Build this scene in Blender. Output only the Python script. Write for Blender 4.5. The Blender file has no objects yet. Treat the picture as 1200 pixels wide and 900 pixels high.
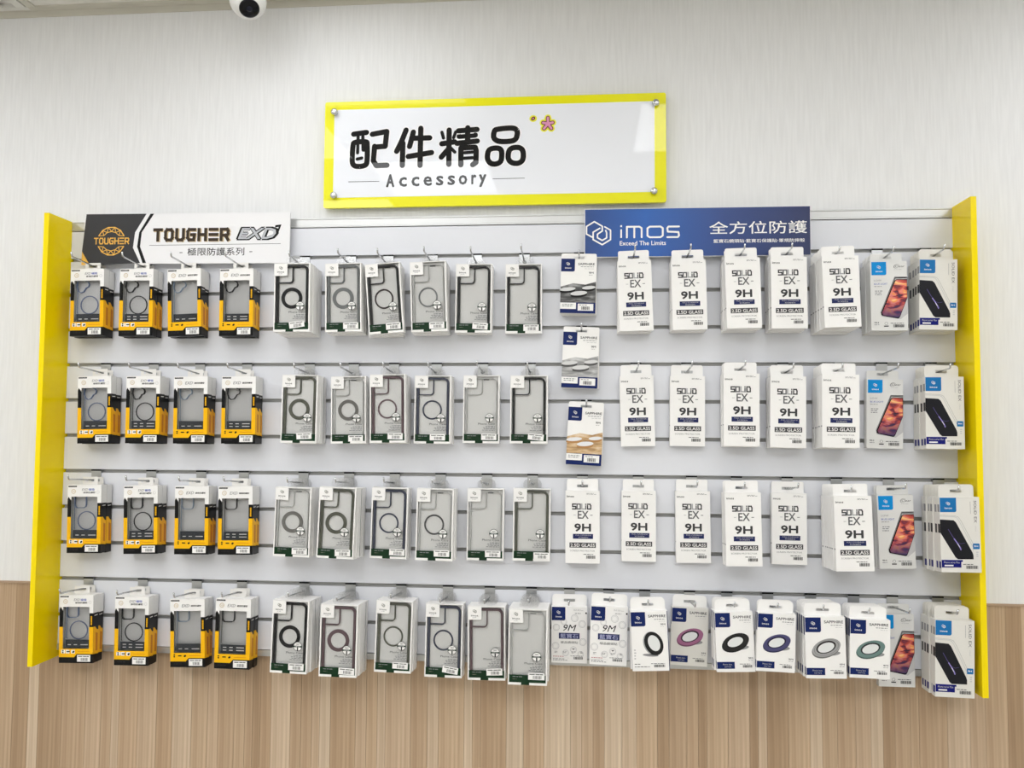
import bpy, math, random
from mathutils import Vector, Matrix
random.seed(7)
C = bpy.context.scene.collection
sc = bpy.context.scene
# ---------------------------------------------------------------- camera
F_PX = 970.86
cam_d = bpy.data.cameras.new('camera'); cam_d.sensor_width = 36; cam_d.lens = F_PX * 36 / 1200
cam_d.clip_start = .05
cam = bpy.data.objects.new('camera', cam_d); C.objects.link(cam)
YAW, PITCH, ROLL = .0874, .0553, .0061
fw = Vector((-math.sin(YAW) * math.cos(PITCH), math.cos(YAW) * math.cos(PITCH), math.sin(PITCH)))
rt = Vector((math.cos(YAW), math.sin(YAW), 0)); up = rt.cross(fw)
r2 = rt * math.cos(ROLL) + up * math.sin(ROLL); u2 = up * math.cos(ROLL) - rt * math.sin(ROLL)
cam.matrix_world = Matrix(((r2.x, u2.x, -fw.x, 1.4672), (r2.y, u2.y, -fw.y, -2.2339), (r2.z, u2.z, -fw.z, 1.4618), (0, 0, 0, 1)))
sc.camera = cam
# ---------------------------------------------------------------- world, light level
w = bpy.data.worlds.new('world'); sc.world = w; w.use_nodes = True
w.node_tree.nodes['Background'].inputs[0].default_value = (.9, .95, 1, 1)
w.node_tree.nodes['Background'].inputs[1].default_value = .3
PANEL_LIGHT = 4.2
sc.view_settings.view_transform = 'Standard'; sc.view_settings.look = 'None'
sc.view_settings.gamma = 1; sc.view_settings.use_curve_mapping = False
sc.view_settings.exposure = 0.6
sc.cycles.transparent_max_bounces = 24
# ---------------------------------------------------------------- materials
def lin(c):
    return tuple(((v / 255) / 12.92 if v / 255 <= .04045 else ((v / 255 + .055) / 1.055) ** 2.4) for v in c) + (1,)
MATS = {}
def mat(name, rgb, rough=.5, metal=0, spec=.22, noise=0, coat=0):
    if name in MATS: return MATS[name]
    m = bpy.data.materials.new(name); m.use_nodes = True; nt = m.node_tree
    b = nt.nodes['Principled BSDF']
    b.inputs['Base Color'].default_value = lin(rgb); b.inputs['Roughness'].default_value = rough
    b.inputs['Metallic'].default_value = metal; b.inputs['Specular IOR Level'].default_value = spec
    b.inputs['Coat Weight'].default_value = coat; b.inputs['Coat Roughness'].default_value = .0
    if noise:                       # slight procedural mottling of the surface colour and gloss
        tc = nt.nodes.new('ShaderNodeTexCoord'); n = nt.nodes.new('ShaderNodeTexNoise')
        n.inputs['Scale'].default_value = 60; n.inputs['Detail'].default_value = 3
        mr = nt.nodes.new('ShaderNodeMapRange'); mr.inputs['To Min'].default_value = 1 - noise; mr.inputs['To Max'].default_value = 1 + noise
        mx = nt.nodes.new('ShaderNodeMix'); mx.data_type = 'RGBA'; mx.blend_type = 'MULTIPLY'; mx.inputs[0].default_value = 1
        mx.inputs[6].default_value = lin(rgb)
        nt.links.new(tc.outputs['Object'], n.inputs['Vector']); nt.links.new(n.outputs['Fac'], mr.inputs['Value'])
        nt.links.new(mr.outputs[0], mx.inputs[7]); nt.links.new(mx.outputs[2], b.inputs['Base Color'])
    MATS[name] = m; return m
def film(name, refl=1.45, tint=(1, 1, 1, 1), rough=.04, haze=0.0):
    m = bpy.data.materials.new(name); m.use_nodes = True; nt = m.node_tree; nt.nodes.clear()
    out = nt.nodes.new('ShaderNodeOutputMaterial'); tr = nt.nodes.new('ShaderNodeBsdfTransparent'); tr.inputs[0].default_value = tint
    gl = nt.nodes.new('ShaderNodeBsdfGlossy'); gl.inputs['Roughness'].default_value = rough
    fr = nt.nodes.new('ShaderNodeFresnel'); fr.inputs[0].default_value = refl
    mx = nt.nodes.new('ShaderNodeMixShader')
    nt.links.new(fr.outputs[0], mx.inputs[0]); nt.links.new(tr.outputs[0], mx.inputs[1]); nt.links.new(gl.outputs[0], mx.inputs[2])
    last = mx
    if haze:
        df = nt.nodes.new('ShaderNodeBsdfDiffuse'); df.inputs[0].default_value = (.8, .8, .8, 1)
        m2 = nt.nodes.new('ShaderNodeMixShader'); m2.inputs[0].default_value = haze
        nt.links.new(mx.outputs[0], m2.inputs[1]); nt.links.new(df.outputs[0], m2.inputs[2]); last = m2
    nt.links.new(last.outputs[0], out.inputs[0]); MATS[name] = m; return m
WHITE = mat('white_card', (244, 243, 241), .42, noise=.015)
OFFW = mat('offwhite_card', (226, 224, 218), .45, noise=.02)
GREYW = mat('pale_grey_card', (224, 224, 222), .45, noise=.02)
TABW = mat('tab_card', (232, 230, 226), .45)
BLACK = mat('black_ink', (12, 12, 13), .4)
CHAR = mat('charcoal_ink', (42, 42, 44), .4)
INK = mat('grey_ink', (74, 74, 76), .4)
LINK = mat('light_grey_ink', (146, 146, 148), .45)
FAINT = mat('faint_grey_ink', (196, 196, 197), .45)
NAVY = mat('navy_ink', (13, 34, 94), .35)
NAVYB = mat('navy_bar_ink', (34, 42, 90), .4)
IBLUE = mat('indigo_ink', (12, 18, 112), .35)
SKY = mat('sky_blue_ink', (0, 140, 214), .35)
MIDB = mat('mid_blue_ink', (26, 112, 176), .35)
CYAN = mat('blue_letter_ink', (70, 96, 180), .4)
REDINK = mat('red_ink', (190, 120, 124), .45)
EYEL = mat('amber_card', (246, 186, 12), .35, noise=.02)
EORG = mat('ochre_ink', (205, 128, 20), .4)
EBLK = mat('black_card', (13, 13, 15), .3)
GOLD = mat('gold_ink', (232, 182, 84), .4)
GOLDP = mat('pale_gold_ink', (206, 186, 150), .5)
GREEN = mat('dark_green_card', (14, 48, 26), .4)
CARDIN = mat('inner_card', (250, 250, 248), .5)
EGREY = mat('grey_inner_card', (238, 237, 235), .5)
STRIP = mat('slate_strip', (62, 66, 72), .4)
STICK = mat('paper_sticker', (244, 243, 241), .5)
CHROME = mat('chrome', (205, 207, 210), .16, 1, spec=.5)
STEEL = mat('zinc_plate', (188, 190, 192), .3, 1)
YEL = mat('yellow_laminate', (244, 216, 0), .16, noise=.01)
YEDGE = mat('yellow_edge_band', (250, 224, 10), .2)
LAM = mat('white_laminate', (224, 226, 232), .22, noise=.01)
MDF = mat('groove_lining', (190, 190, 188), .35)
ALU = mat('aluminium_strip', (196, 197, 196), .3, .6)
FILM = film('window_film', 1.4, (1, 1, 1, 1), .06)
ACRYL = film('clear_acrylic', 1.5, (.99, .99, .99, 1), .0)
CLEARTAB = film('clear_tab', 1.55, (.99, .99, .99, 1), .1, .06)
PLATE = film('clear_case_back', 1.4, (.97, .97, .97, 1), .12, .05)
SMOKE = film('smoke_case_back', 1.45, (.9, .905, .915, 1), .18, .06)
def tex_mat(name, build, rough=.5):
    m = bpy.data.materials.new(name); m.use_nodes = True; nt = m.node_tree
    b = nt.nodes['Principled BSDF']; b.inputs['Roughness'].default_value = rough
    build(nt, b); MATS[name] = m; return m
def N(nt, t, **kw):
    n = nt.nodes.new('ShaderNode' + t)
    for k, v in kw.items(): setattr(n, k, v)
    return n
def streak(nt, scale, detail=4, nscale=1.0):
    tc = N(nt, 'TexCoord'); mp = N(nt, 'Mapping'); mp.inputs['Scale'].default_value = scale
    n = N(nt, 'TexNoise'); n.inputs['Scale'].default_value = nscale; n.inputs['Detail'].default_value = detail
    nt.links.new(tc.outputs['Object'], mp.inputs[0]); nt.links.new(mp.outputs[0], n.inputs['Vector'])
    return n
def ramp(nt, src, stops):
    r = N(nt, 'ValToRGB'); e = r.color_ramp.elements
    while len(e) < len(stops): e.new(.5)
    for k, (p, c) in enumerate(stops): e[k].position = p; e[k].color = lin(c)
    nt.links.new(src, r.inputs[0]); return r
def b_wallpaper(nt, b):
    n = streak(nt, (150, 150, 9), 5); r = ramp(nt, n.outputs['Fac'], [(.3, (228, 229, 230)), (.7, (236, 237, 238))])
    nt.links.new(r.outputs[0], b.inputs['Base Color'])
    bp = N(nt, 'Bump'); bp.inputs['Strength'].default_value = .22; bp.inputs['Distance'].default_value = .0012
    nt.links.new(n.outputs['Fac'], bp.inputs['Height']); nt.links.new(bp.outputs[0], b.inputs['Normal'])
WALLP = tex_mat('embossed_wallpaper', b_wallpaper, .5)
def b_wood(nt, b):
    oi = N(nt, 'ObjectInfo'); n = streak(nt, (170, 170, 2.2), 6); n2 = streak(nt, (46, 46, .8), 3)
    r = ramp(nt, n.outputs['Fac'], [(.25, (214, 206, 197)), (.75, (255, 254, 251))])
    r2 = ramp(nt, n2.outputs['Fac'], [(.3, (236, 231, 226)), (.7, (255, 255, 255))])
    m1 = N(nt, 'Mix', data_type='RGBA', blend_type='MULTIPLY'); m1.inputs[0].default_value = 1
    m2 = N(nt, 'Mix', data_type='RGBA', blend_type='MULTIPLY'); m2.inputs[0].default_value = .8
    nt.links.new(oi.outputs['Color'], m1.inputs[6]); nt.links.new(r.outputs[0], m1.inputs[7])
    nt.links.new(m1.outputs[2], m2.inputs[6]); nt.links.new(r2.outputs[0], m2.inputs[7])
    nt.links.new(m2.outputs[2], b.inputs['Base Color'])
WOOD = tex_mat('striped_oak_laminate', b_wood, .45)
def b_floor(nt, b):
    tc = N(nt, 'TexCoord'); br = N(nt, 'TexBrick'); br.offset = 0; br.inputs['Scale'].default_value = 1
    br.inputs['Brick Width'].default_value = .6; br.inputs['Row Height'].default_value = .6; br.inputs['Mortar Size'].default_value = .003
    br.inputs['Color1'].default_value = lin((205, 200, 190)); br.inputs['Color2'].default_value = lin((198, 193, 184)); br.inputs['Mortar'].default_value = lin((150, 146, 140))
    nt.links.new(tc.outputs['Object'], br.inputs['Vector']); nt.links.new(br.outputs[0], b.inputs['Base Color'])
FLOOR = tex_mat('floor_tile', b_floor, .25)
def b_ceil(nt, b):
    tc = N(nt, 'TexCoord'); n = N(nt, 'TexNoise'); n.inputs['Scale'].default_value = 90
    nt.links.new(tc.outputs['Object'], n.inputs['Vector'])
    r = ramp(nt, n.outputs['Fac'], [(.35, (226, 224, 218)), (.6, (231, 229, 223))]); nt.links.new(r.outputs[0], b.inputs['Base Color'])
CEIL = tex_mat('mineral_ceiling_tile', b_ceil, .8)
PAINT = mat('white_paint', (226, 225, 220), .6, noise=.02)
def b_bluegrad(nt, b):
    tc = N(nt, 'TexCoord'); sp = N(nt, 'SeparateXYZ'); mr = N(nt, 'MapRange'); mr.inputs['From Min'].default_value = -.3; mr.inputs['From Max'].default_value = .3
    nt.links.new(tc.outputs['Object'], sp.inputs[0]); nt.links.new(sp.outputs[0], mr.inputs[0])
    r = ramp(nt, mr.outputs[0], [(0, (20, 62, 128)), (.28, (14, 90, 176)), (.62, (30, 62, 128)), (1, (26, 38, 84))])
    nt.links.new(r.outputs[0], b.inputs['Base Color'])
BGRAD = tex_mat('blue_gradient_print', b_bluegrad, .35)
def b_lava(nt, b):
    tc = N(nt, 'TexCoord'); mp = N(nt, 'Mapping'); mp.inputs['Rotation'].default_value = (0, .6, 0); mp.inputs['Scale'].default_value = (24, 24, 52)
    n = N(nt, 'TexNoise'); n.inputs['Scale'].default_value = 1; n.inputs['Detail'].default_value = 2; n.inputs['Distortion'].default_value = 1.4
    nt.links.new(tc.outputs['Object'], mp.inputs[0]); nt.links.new(mp.outputs[0], n.inputs['Vector'])
    r = ramp(nt, n.outputs['Fac'], [(.3, (48, 22, 52)), (.4, (130, 40, 60)), (.48, (206, 78, 56)), (.56, (224, 130, 128)), (.63, (240, 150, 70)), (.72, (246, 200, 140))])
    sp = N(nt, 'SeparateXYZ'); nt.links.new(tc.outputs['Object'], sp.inputs[0])
    mr = N(nt, 'MapRange'); mr.inputs['From Min'].default_value = -.165; mr.inputs['From Max'].default_value = -.12; nt.links.new(sp.outputs[2], mr.inputs[0])
    mx = N(nt, 'Mix', data_type='RGBA'); mx.inputs[6].default_value = lin((44, 40, 92)); nt.links.new(mr.outputs[0], mx.inputs[0]); nt.links.new(r.outputs[0], mx.inputs[7])
    nt.links.new(mx.outputs[2], b.inputs['Base Color'])
LAVA = tex_mat('red_swirl_print', b_lava, .3)
def b_photo(lo, mid, hi):
    def f(nt, b):
        tc = N(nt, 'TexCoord'); mp = N(nt, 'Mapping'); mp.inputs['Scale'].default_value = (28, 28, 110)
        n = N(nt, 'TexNoise'); n.inputs['Scale'].default_value = 1; n.inputs['Detail'].default_value = 3; n.inputs['Distortion'].default_value = .6
        nt.links.new(tc.outputs['Object'], mp.inputs[0]); nt.links.new(mp.outputs[0], n.inputs['Vector'])
        r = ramp(nt, n.outputs['Fac'], [(.3, lo), (.5, mid), (.68, hi)]); nt.links.new(r.outputs[0], b.inputs['Base Color'])
    return f
PHOTO = [tex_mat('dark_photo_print', b_photo((26, 26, 27), (84, 84, 84), (150, 150, 150)), .35),
         tex_mat('grey_photo_print', b_photo((120, 120, 120), (165, 165, 165), (205, 205, 205)), .35),
         tex_mat('tan_photo_print', b_photo((150, 112, 72), (205, 170, 124), (226, 205, 176)), .35)]
def emit(name, col, s):
    m = bpy.data.materials.new(name); m.use_nodes = True; nt = m.node_tree; nt.nodes.clear()
    o = nt.nodes.new('ShaderNodeOutputMaterial'); e = nt.nodes.new('ShaderNodeEmission'); e.inputs[0].default_value = col; e.inputs[1].default_value = s
    nt.links.new(e.outputs[0], o.inputs[0]); return m
LED = emit('led_diffuser', (.975, .985, 1, 1), PANEL_LIGHT); LED2 = emit('dimmer_led_diffuser', (.975, .985, 1, 1), PANEL_LIGHT * .6)
# ---------------------------------------------------------------- mesh helpers
FONT_CACHE = {}
def glyphs(s, off=0.0, shear=0.0):
    k = (s, off, shear)
    if k in FONT_CACHE: return FONT_CACHE[k]
    c = bpy.data.curves.new('t', 'FONT'); c.body = s; c.resolution_u = 2; c.shear = shear; c.fill_mode = 'FRONT'
    o = bpy.data.objects.new('t', c); C.objects.link(o); bpy.context.view_layer.update()
    me = bpy.data.meshes.new_from_object(o.evaluated_get(bpy.context.evaluated_depsgraph_get()))
    vs = [(v.co.x, v.co.y) for v in me.vertices]; fs = []
    for p in me.polygons:
        i = list(p.vertices)
        if p.normal.z < 0: i.reverse()
        fs.append(i)
    x0 = min(v[0] for v in vs); x1 = max(v[0] for v in vs); y0 = min(v[1] for v in vs); y1 = max(v[1] for v in vs)
    vs = [((x - x0) / (x1 - x0), (y - y0) / (y1 - y0)) for x, y in vs]
    bpy.data.objects.remove(o); bpy.data.curves.remove(c); bpy.data.meshes.remove(me)
    FONT_CACHE[k] = (vs, fs); return FONT_CACHE[k]
def smooth(P, n=5, closed=False):
    Q = P[:-1] if closed else P; L = len(Q); out = []
    for k in range(L if closed else L - 1):
        p = [Q[(k + d) % L] if closed else Q[min(max(k + d, 0), L - 1)] for d in (-1, 0, 1, 2)]
        for j in range(n):
            t = j / n; out.append(tuple(.5 * (2 * p[1][i] + (p[2][i] - p[0][i]) * t + (2 * p[0][i] - 5 * p[1][i] + 4 * p[2][i] - p[3][i]) * t * t + (3 * p[1][i] - p[0][i] - 3 * p[2][i] + p[3][i]) * t ** 3) for i in (0, 1)))
    out.append(out[0] if closed else Q[-1]); return out
def rrect(x0, z0, x1, z1, r, n=4, corners=(1, 1, 1, 1)):
    """counter-clockwise from bottom-left; corners = bl, br, tr, tl rounded or not"""
    P = []
    for k, (cx, cz, a0, sx, sz) in enumerate(((x0, z0, 180, 1, 1), (x1, z0, 270, -1, 1), (x1, z1, 0, -1, -1), (x0, z1, 90, 1, -1))):
        rr = r if corners[k] is True or corners[k] == 1 else 0
        if rr == 0: P.append((cx, cz)); continue
        for j in range(n + 1):
            a = math.radians(a0 + 90 * j / n); P.append((cx + sx * rr + rr * math.cos(a), cz + sz * rr + rr * math.sin(a)))
    return P
class MB:
    def __init__(s): s.v = []; s.f = []; s.m = []; s.mats = []; s.k = 0; s.subs = {}; s.cur = None
    def sec(s, name=None): s.cur = name                    # what follows becomes a part of its own
    def lift(s, y): s.k += 1; return y - (s.k % 70) * 3e-6      # overlapping ink never shares one plane
    def mi(s, m):
        if m not in s.mats: s.mats.append(m)
        return s.mats.index(m)
    def add(s, vs, fs, m):
        if s.cur:
            s.subs.setdefault(s.cur, MB()).add(vs, fs, m); return
        b = len(s.v); s.v += vs; i = s.mi(m)
        for f in fs: s.f.append([b + k for k in f]); s.m.append(i)
    def poly(s, P, y, m): s.add([(x, y, z) for x, z in P], [list(range(len(P)))], m)      # counter-clockwise seen from the front
    def rect(s, x0, z0, x1, z1, y, m): s.poly([(x0, z0), (x1, z0), (x1, z1), (x0, z1)], y, m)
    def ypoly(s, P, x, m, right=True):      # P = (y,z); on a side of a box
        s.add([(x, y, z) for y, z in P], [list(range(len(P)))], m)
    def box(s, x0, x1, y0, y1, z0, z1, m, bev=0):
        if bev:
            b = bev; P = [(x0 + b, y0), (x1 - b, y0), (x1, y0 + b), (x1, y1), (x0, y1), (x0, y0 + b)]
            n = len(P); vs = [(x, y, z) for z in (z0, z1) for x, y in P]
            s.add(vs, [list(range(n))[::-1], list(range(n, 2 * n))] + [[k, (k + 1) % n, n + (k + 1) % n, n + k] for k in range(n)], m); return
        vs = [(x, y, z) for z in (z0, z1) for x, y in ((x0, y0), (x1, y0), (x1, y1), (x0, y1))]
        s.add(vs, [[3, 2, 1, 0], [4, 5, 6, 7], [0, 1, 5, 4], [1, 2, 6, 5], [2, 3, 7, 6], [3, 0, 4, 7]], m)
    def hprism(s, prof, x0, x1, m):         # profile (y,z) swept along x
        n = len(prof); vs = [(x, y, z) for x in (x0, x1) for y, z in prof]
        s.add(vs, [list(range(n))[::-1], list(range(n, 2 * n))] + [[k, (k + 1) % n, n + (k + 1) % n, n + k] for k in range(n)], m)
    def prism(s, P, y0, y1, m):             # outline (x,z), front at y0, back at y1
        n = len(P); vs = [(x, y0, z) for x, z in P] + [(x, y1, z) for x, z in P]
        s.add(vs, [list(range(n)), list(range(n, 2 * n))[::-1]] + [[(k + 1) % n, k, n + k, n + (k + 1) % n] for k in range(n)], m)
    def ringp(s, A, B, y0, y1, m):          # annular prism between two outlines of equal count
        n = len(A); vs = [(x, y, z) for y in (y0, y1) for P in (A, B) for x, z in P]; fs = []
        for k in range(n):
            j = (k + 1) % n
            fs += [[k, j, n + j, n + k], [2 * n + j, 2 * n + k, 3 * n + k, 3 * n + j], [j, k, 2 * n + k, 2 * n + j], [n + k, n + j, 3 * n + j, 3 * n + k]]
        s.add(vs, fs, m)
    def stroke(s, P, w, y, m, cap='round', closed=False, depth=0):
        h = w / 2; Q = list(P)
        if closed: Q = Q + [Q[0]]
        for (a, b) in zip(Q[:-1], Q[1:]):
            dx, dz = b[0] - a[0], b[1] - a[1]; L = math.hypot(dx, dz)
            if L < 1e-9: continue
            dx /= L; dz /= L; e = h if cap == 'sq' else 0
            ax, az, bx, bz = a[0] - dx * e, a[1] - dz * e, b[0] + dx * e, b[1] + dz * e
            R = [(ax + dz * h, az - dx * h), (bx + dz * h, bz - dx * h), (bx - dz * h, bz + dx * h), (ax - dz * h, az + dx * h)]
            if depth: s.prism(R, y, y + depth, m)
            else: s.poly(R, s.lift(y), m)
        if cap == 'round':
            for p in (P if not closed else P):
                R = [(p[0] + h * math.cos(math.radians(a)), p[1] + h * math.sin(math.radians(a))) for a in range(0, 360, 36)]
                if depth: s.prism(R, y, y + depth, m)
                else: s.poly(R, s.lift(y), m)
    def band(s, P, w, y0, y1, m, closed=False):      # mitred band with real depth
        n = len(P); A = []; B = []
        for k in range(n):
            p = P[k]; a = P[(k - 1) % n] if closed or k else None; b = P[(k + 1) % n] if closed or k < n - 1 else None
            d1 = Vector((p[0] - a[0], p[1] - a[1])).normalized() if a else None; d2 = Vector((b[0] - p[0], b[1] - p[1])).normalized() if b else None
            d1 = d1 or d2; d2 = d2 or d1; t = (d1 + d2).normalized(); nn = Vector((-t.y, t.x)); c = max(.5, nn.dot(Vector((-d1.y, d1.x))))
            A.append((p[0] - nn.x * w / 2 / c, p[1] - nn.y * w / 2 / c)); B.append((p[0] + nn.x * w / 2 / c, p[1] + nn.y * w / 2 / c))
        if closed: s.ringp(A, B, y0, y1, m)
        else: s.prism(A + B[::-1], y0, y1, m) if n < 3 else s._strip(A, B, y0, y1, m)
    def _strip(s, A, B, y0, y1, m):
        n = len(A); vs = [(x, y, z) for y in (y0, y1) for P in (A, B) for x, z in P]; fs = []
        for k in range(n - 1):
            j = k + 1
            fs += [[k, j, n + j, n + k], [2 * n + j, 2 * n + k, 3 * n + k, 3 * n + j], [j, k, 2 * n + k, 2 * n + j], [n + k, n + j, 3 * n + j, 3 * n + k]]
        fs += [[0, n, 3 * n, 2 * n], [n - 1, 3 * n - 1, 4 * n - 1, 2 * n - 1][::1]]
        s.add(vs, fs, m)
    def ann(s, cx, cz, a, b, rot, y, m, ia=0, ib=0, ox=0, oz=0, n=28, y1=None):
        c, q = math.cos(math.radians(rot)), math.sin(math.radians(rot))
        def E(a_, b_, ox_=0, oz_=0): return [(cx + ox_ + a_ * math.cos(t) * c - b_ * math.sin(t) * q, cz + oz_ + a_ * math.cos(t) * q + b_ * math.sin(t) * c) for t in [2 * math.pi * k / n for k in range(n)]]
        if not ia: s.poly(E(a, b), y, m); return
        A, B = E(a, b), E(ia, ib, ox, oz)
        if y1 is not None: s.ringp(A, B, y, y1, m); return
        s.add([(x, y, z) for x, z in A + B], [[k, (k + 1) % n, n + (k + 1) % n, n + k] for k in range(n)], m)
    def text(s, t, x0, z0, x1, z1, y, m, off=0.0, shear=0.0, vert=False):
        if off:                  # heavier weight: the same outline struck again a little to each side
            d = off * .6 * (z1 - z0); x0 += d; x1 -= d; z0 += d; z1 -= d
            for k in range(6):
                a = k * math.pi / 3; s.text(t, x0 + d * math.cos(a), z0 + d * math.sin(a), x1 + d * math.cos(a), z1 + d * math.sin(a), y - k * 8e-6, m, 0, shear, vert)
            return
        vs, fs = glyphs(t, 0, shear)
        if vert: V = [(x0 + (x1 - x0) * b, y, z1 - (z1 - z0) * a) for a, b in vs]
        else: V = [(x0 + (x1 - x0) * a, y, z0 + (z1 - z0) * b) for a, b in vs]
        s.add(V, fs, m)
    def tube(s, P, r, m, n=8):
        P = [Vector(p) for p in P]; rings = []; ref = Vector((1, 0, 0))
        for k, p in enumerate(P):
            t = (P[min(k + 1, len(P) - 1)] - P[max(k - 1, 0)]).normalized()
            a = ref - t * ref.dot(t)
            if a.length < .1: a = Vector((0, 0, 1)) - t * t.z
            a.normalize(); b = t.cross(a)
            rings.append([tuple(p + (a * math.cos(q) + b * math.sin(q)) * r) for q in [2 * math.pi * j / n for j in range(n)]])
        vs = [v for R in rings for v in R]; L = len(P)
        fs = [[k * n + j, k * n + (j + 1) % n, (k + 1) * n + (j + 1) % n, (k + 1) * n + j] for k in range(L - 1) for j in range(n)]
        fs += [list(range(n))[::-1], list(range((L - 1) * n, L * n))]
        s.add(vs, fs, m)
    def lathe(s, prof, c, ax, m, n=28):      # prof = (radius, height) along axis ax from c
        ax = Vector(ax).normalized(); a = ax.orthogonal().normalized(); b = ax.cross(a); c = Vector(c)
        vs = [tuple(c + ax * h + (a * math.cos(2 * math.pi * j / n) + b * math.sin(2 * math.pi * j / n)) * r) for r, h in prof for j in range(n)]
        L = len(prof); fs = [[k * n + j, k * n + (j + 1) % n, (k + 1) * n + (j + 1) % n, (k + 1) * n + j] for k in range(L - 1) for j in range(n)]
        fs += [list(range(n))[::-1], list(range((L - 1) * n, L * n))]
        s.add(vs, fs, m)
    def mesh(s, name, smooth=False):
        me = bpy.data.meshes.new(name); me.from_pydata(s.v, [], s.f)
        for m in s.mats: me.materials.append(m)
        me.polygons.foreach_set('material_index', s.m)
        if smooth: me.polygons.foreach_set('use_smooth', [True] * len(s.f))
        me.update(); return me
def obj(name, me, parent=None, loc=None, label=None):
    if isinstance(me, MB): me = me.mesh(name)
    o = bpy.data.objects.new(name, me); C.objects.link(o)
    if parent: o.parent = parent
    if loc: o.location = loc
    if label: o['label'] = label
    return o
def tag(o, label, cat, group=None):
    o['label'] = label; o['category'] = cat
    if group: o['group'] = group
    return o
def thing(name, label, cat, loc=(0, 0, 0), group=None):
    o = bpy.data.objects.new(name, None); o.empty_display_size = .02; C.objects.link(o); o.location = loc
    return tag(o, label, cat, group)
def struct(name, mb, parent=None):
    o = obj(name, mb, parent)
    if not parent: o['kind'] = 'structure'
    return o
CACHE = {}
def part(name, key, parent, fn, label=None):
    """one shared mesh per key; every use is an object of its own"""
    if key not in CACHE:
        b = MB(); r = fn(b); b.cur = None; CACHE[key] = (b.mesh(name, smooth=bool(r)), [(q, e.mesh(q)) for q, e in b.subs.items()])
    me, subs = CACHE[key]
    for q, e in subs: obj(q, e, parent)
    return obj(name, me, parent, label=label)
# ================================================================ the room
X0, X1, YB, ZC = -1.65, 4.05, -4.43, 2.69     # side walls, wall behind the viewer, ceiling height
b = MB(); b.box(X0, X1, .02, .14, 1.0245, ZC + .1, WALLP); wall = struct('wall_front', b)
b = MB(); b.box(X0 - .12, X0, YB, .14, 0, ZC + .1, PAINT); struct('wall_left', b)
b = MB(); b.box(X1, X1 + .12, YB, .14, 0, ZC + .1, PAINT); struct('wall_right', b)
b = MB(); b.box(X0, X1, YB - .12, YB, 0, ZC + .1, PAINT); struct('wall_rear', b)
b = MB(); b.box(X0 - .12, X1 + .12, YB - .12, .14, -.1, 0, FLOOR); struct('floor', b)
b = MB(); b.box(X0 - .12, X1 + .12, YB - .12, .14, ZC + .012, ZC + .1, PAINT); ceil = struct('ceiling', b)
# wood cladding below: boards of uneven width and tone, shallow joints between them
b = MB(); b.box(X0, X1, .03, .14, 0, 1.0245, mat('cladding_backer', (120, 98, 78), .7)); obj('backing_board', b, wall)
tones = [(217, 194, 168), (208, 183, 155), (200, 174, 145), (223, 203, 179), (212, 188, 160), (190, 164, 135), (228, 210, 187), (204, 179, 151)]
x = X0; k = 0; prev = None
while x < X1:
    wd = random.choice([.022, .03, .038, .046, .055, .07]); t = random.choice([q for q in tones if q != prev]); prev = t
    b = MB(); b.box(0, min(wd, X1 - x) - .0005, 0, .012, 0, .9985, WOOD)
    o = obj('plank', b, wall, (x, .02 + random.uniform(0, .0006), .02)); j = random.uniform(.97, 1.03)
    c = lin(t); o.color = (c[0] * j, c[1] * j, c[2] * j, 1); x += wd; k += 1
b = MB(); b.box(X0, X1, .0165, .03, 1.0185, 1.0245, mat('cladding_cap', (176, 152, 130), .4)); struct('trim_1', b)
b = MB(); b.box(X0, X1, .008, .0199, 0, .08, mat('skirting_board', (150, 126, 104), .5)); struct('baseboard_front', b)
# ceiling grid: 60 cm tiles, bars, wall angle
LIGHTS = [(.45, -.83), (.45, -2.03), (-.15, -1.43), (-.15, -2.63), (1.65, -1.43), (2.85, -.83), (2.85, -2.03), (-1.35, -.83), (-1.35, -2.03)] + [(-.75 + .6 * i, -2.63 - .6 * j) for i, j in ((0, 0), (6, 0), (1, 1), (2, 1), (3, 1), (4, 1), (5, 1), (0, 2), (2, 2), (3, 2), (4, 2), (6, 2))]  # panels outside the sign's reflections are unseen, added to fill the room
gx = [-1.35 + .6 * k for k in range(10)]; gy = [-.23 - .6 * k for k in range(8)]
BAR = mat('ceiling_bar', (206, 203, 192), .5)
for q, x in enumerate(gx):
    if X0 < x < X1: b = MB(); b.box(x - .012, x + .012, YB, .02, ZC, ZC + .012, BAR); obj('grid_bar', b, ceil)
for y in gy:
    if y > YB: b = MB(); b.box(X0, X1, y - .012, y + .012, ZC - .0005, ZC + .0115, BAR); obj('grid_bar', b, ceil)
b = MB(); b.box(X0, X1, -.004, .02, ZC - .001, ZC + .012, BAR); b.box(X0, X1, .017, .02, ZC - .02, ZC, BAR); struct('trim_2', b)
ys = [.02] + gy + [YB]
def light_here(x, y): return any(abs(x - a) < .01 and abs(y - c) < .01 for a, c in LIGHTS)
xs = [X0] + [g for g in gx if X0 < g < X1] + [X1]
for i in range(len(xs) - 1):
    for j in range(len(ys) - 1):
        if ys[j + 1] < YB: continue
        a, c, d, e = xs[i], xs[i + 1], ys[j + 1], ys[j]
        if light_here(a, d) or (abs(a + .75) < .01 and j == 0): continue
        b = MB(); b.box(a + .013, c - .013, d + .013, e - .013, ZC + .004, ZC + .012, CEIL); obj('ceiling_tile', b, ceil)
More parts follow.
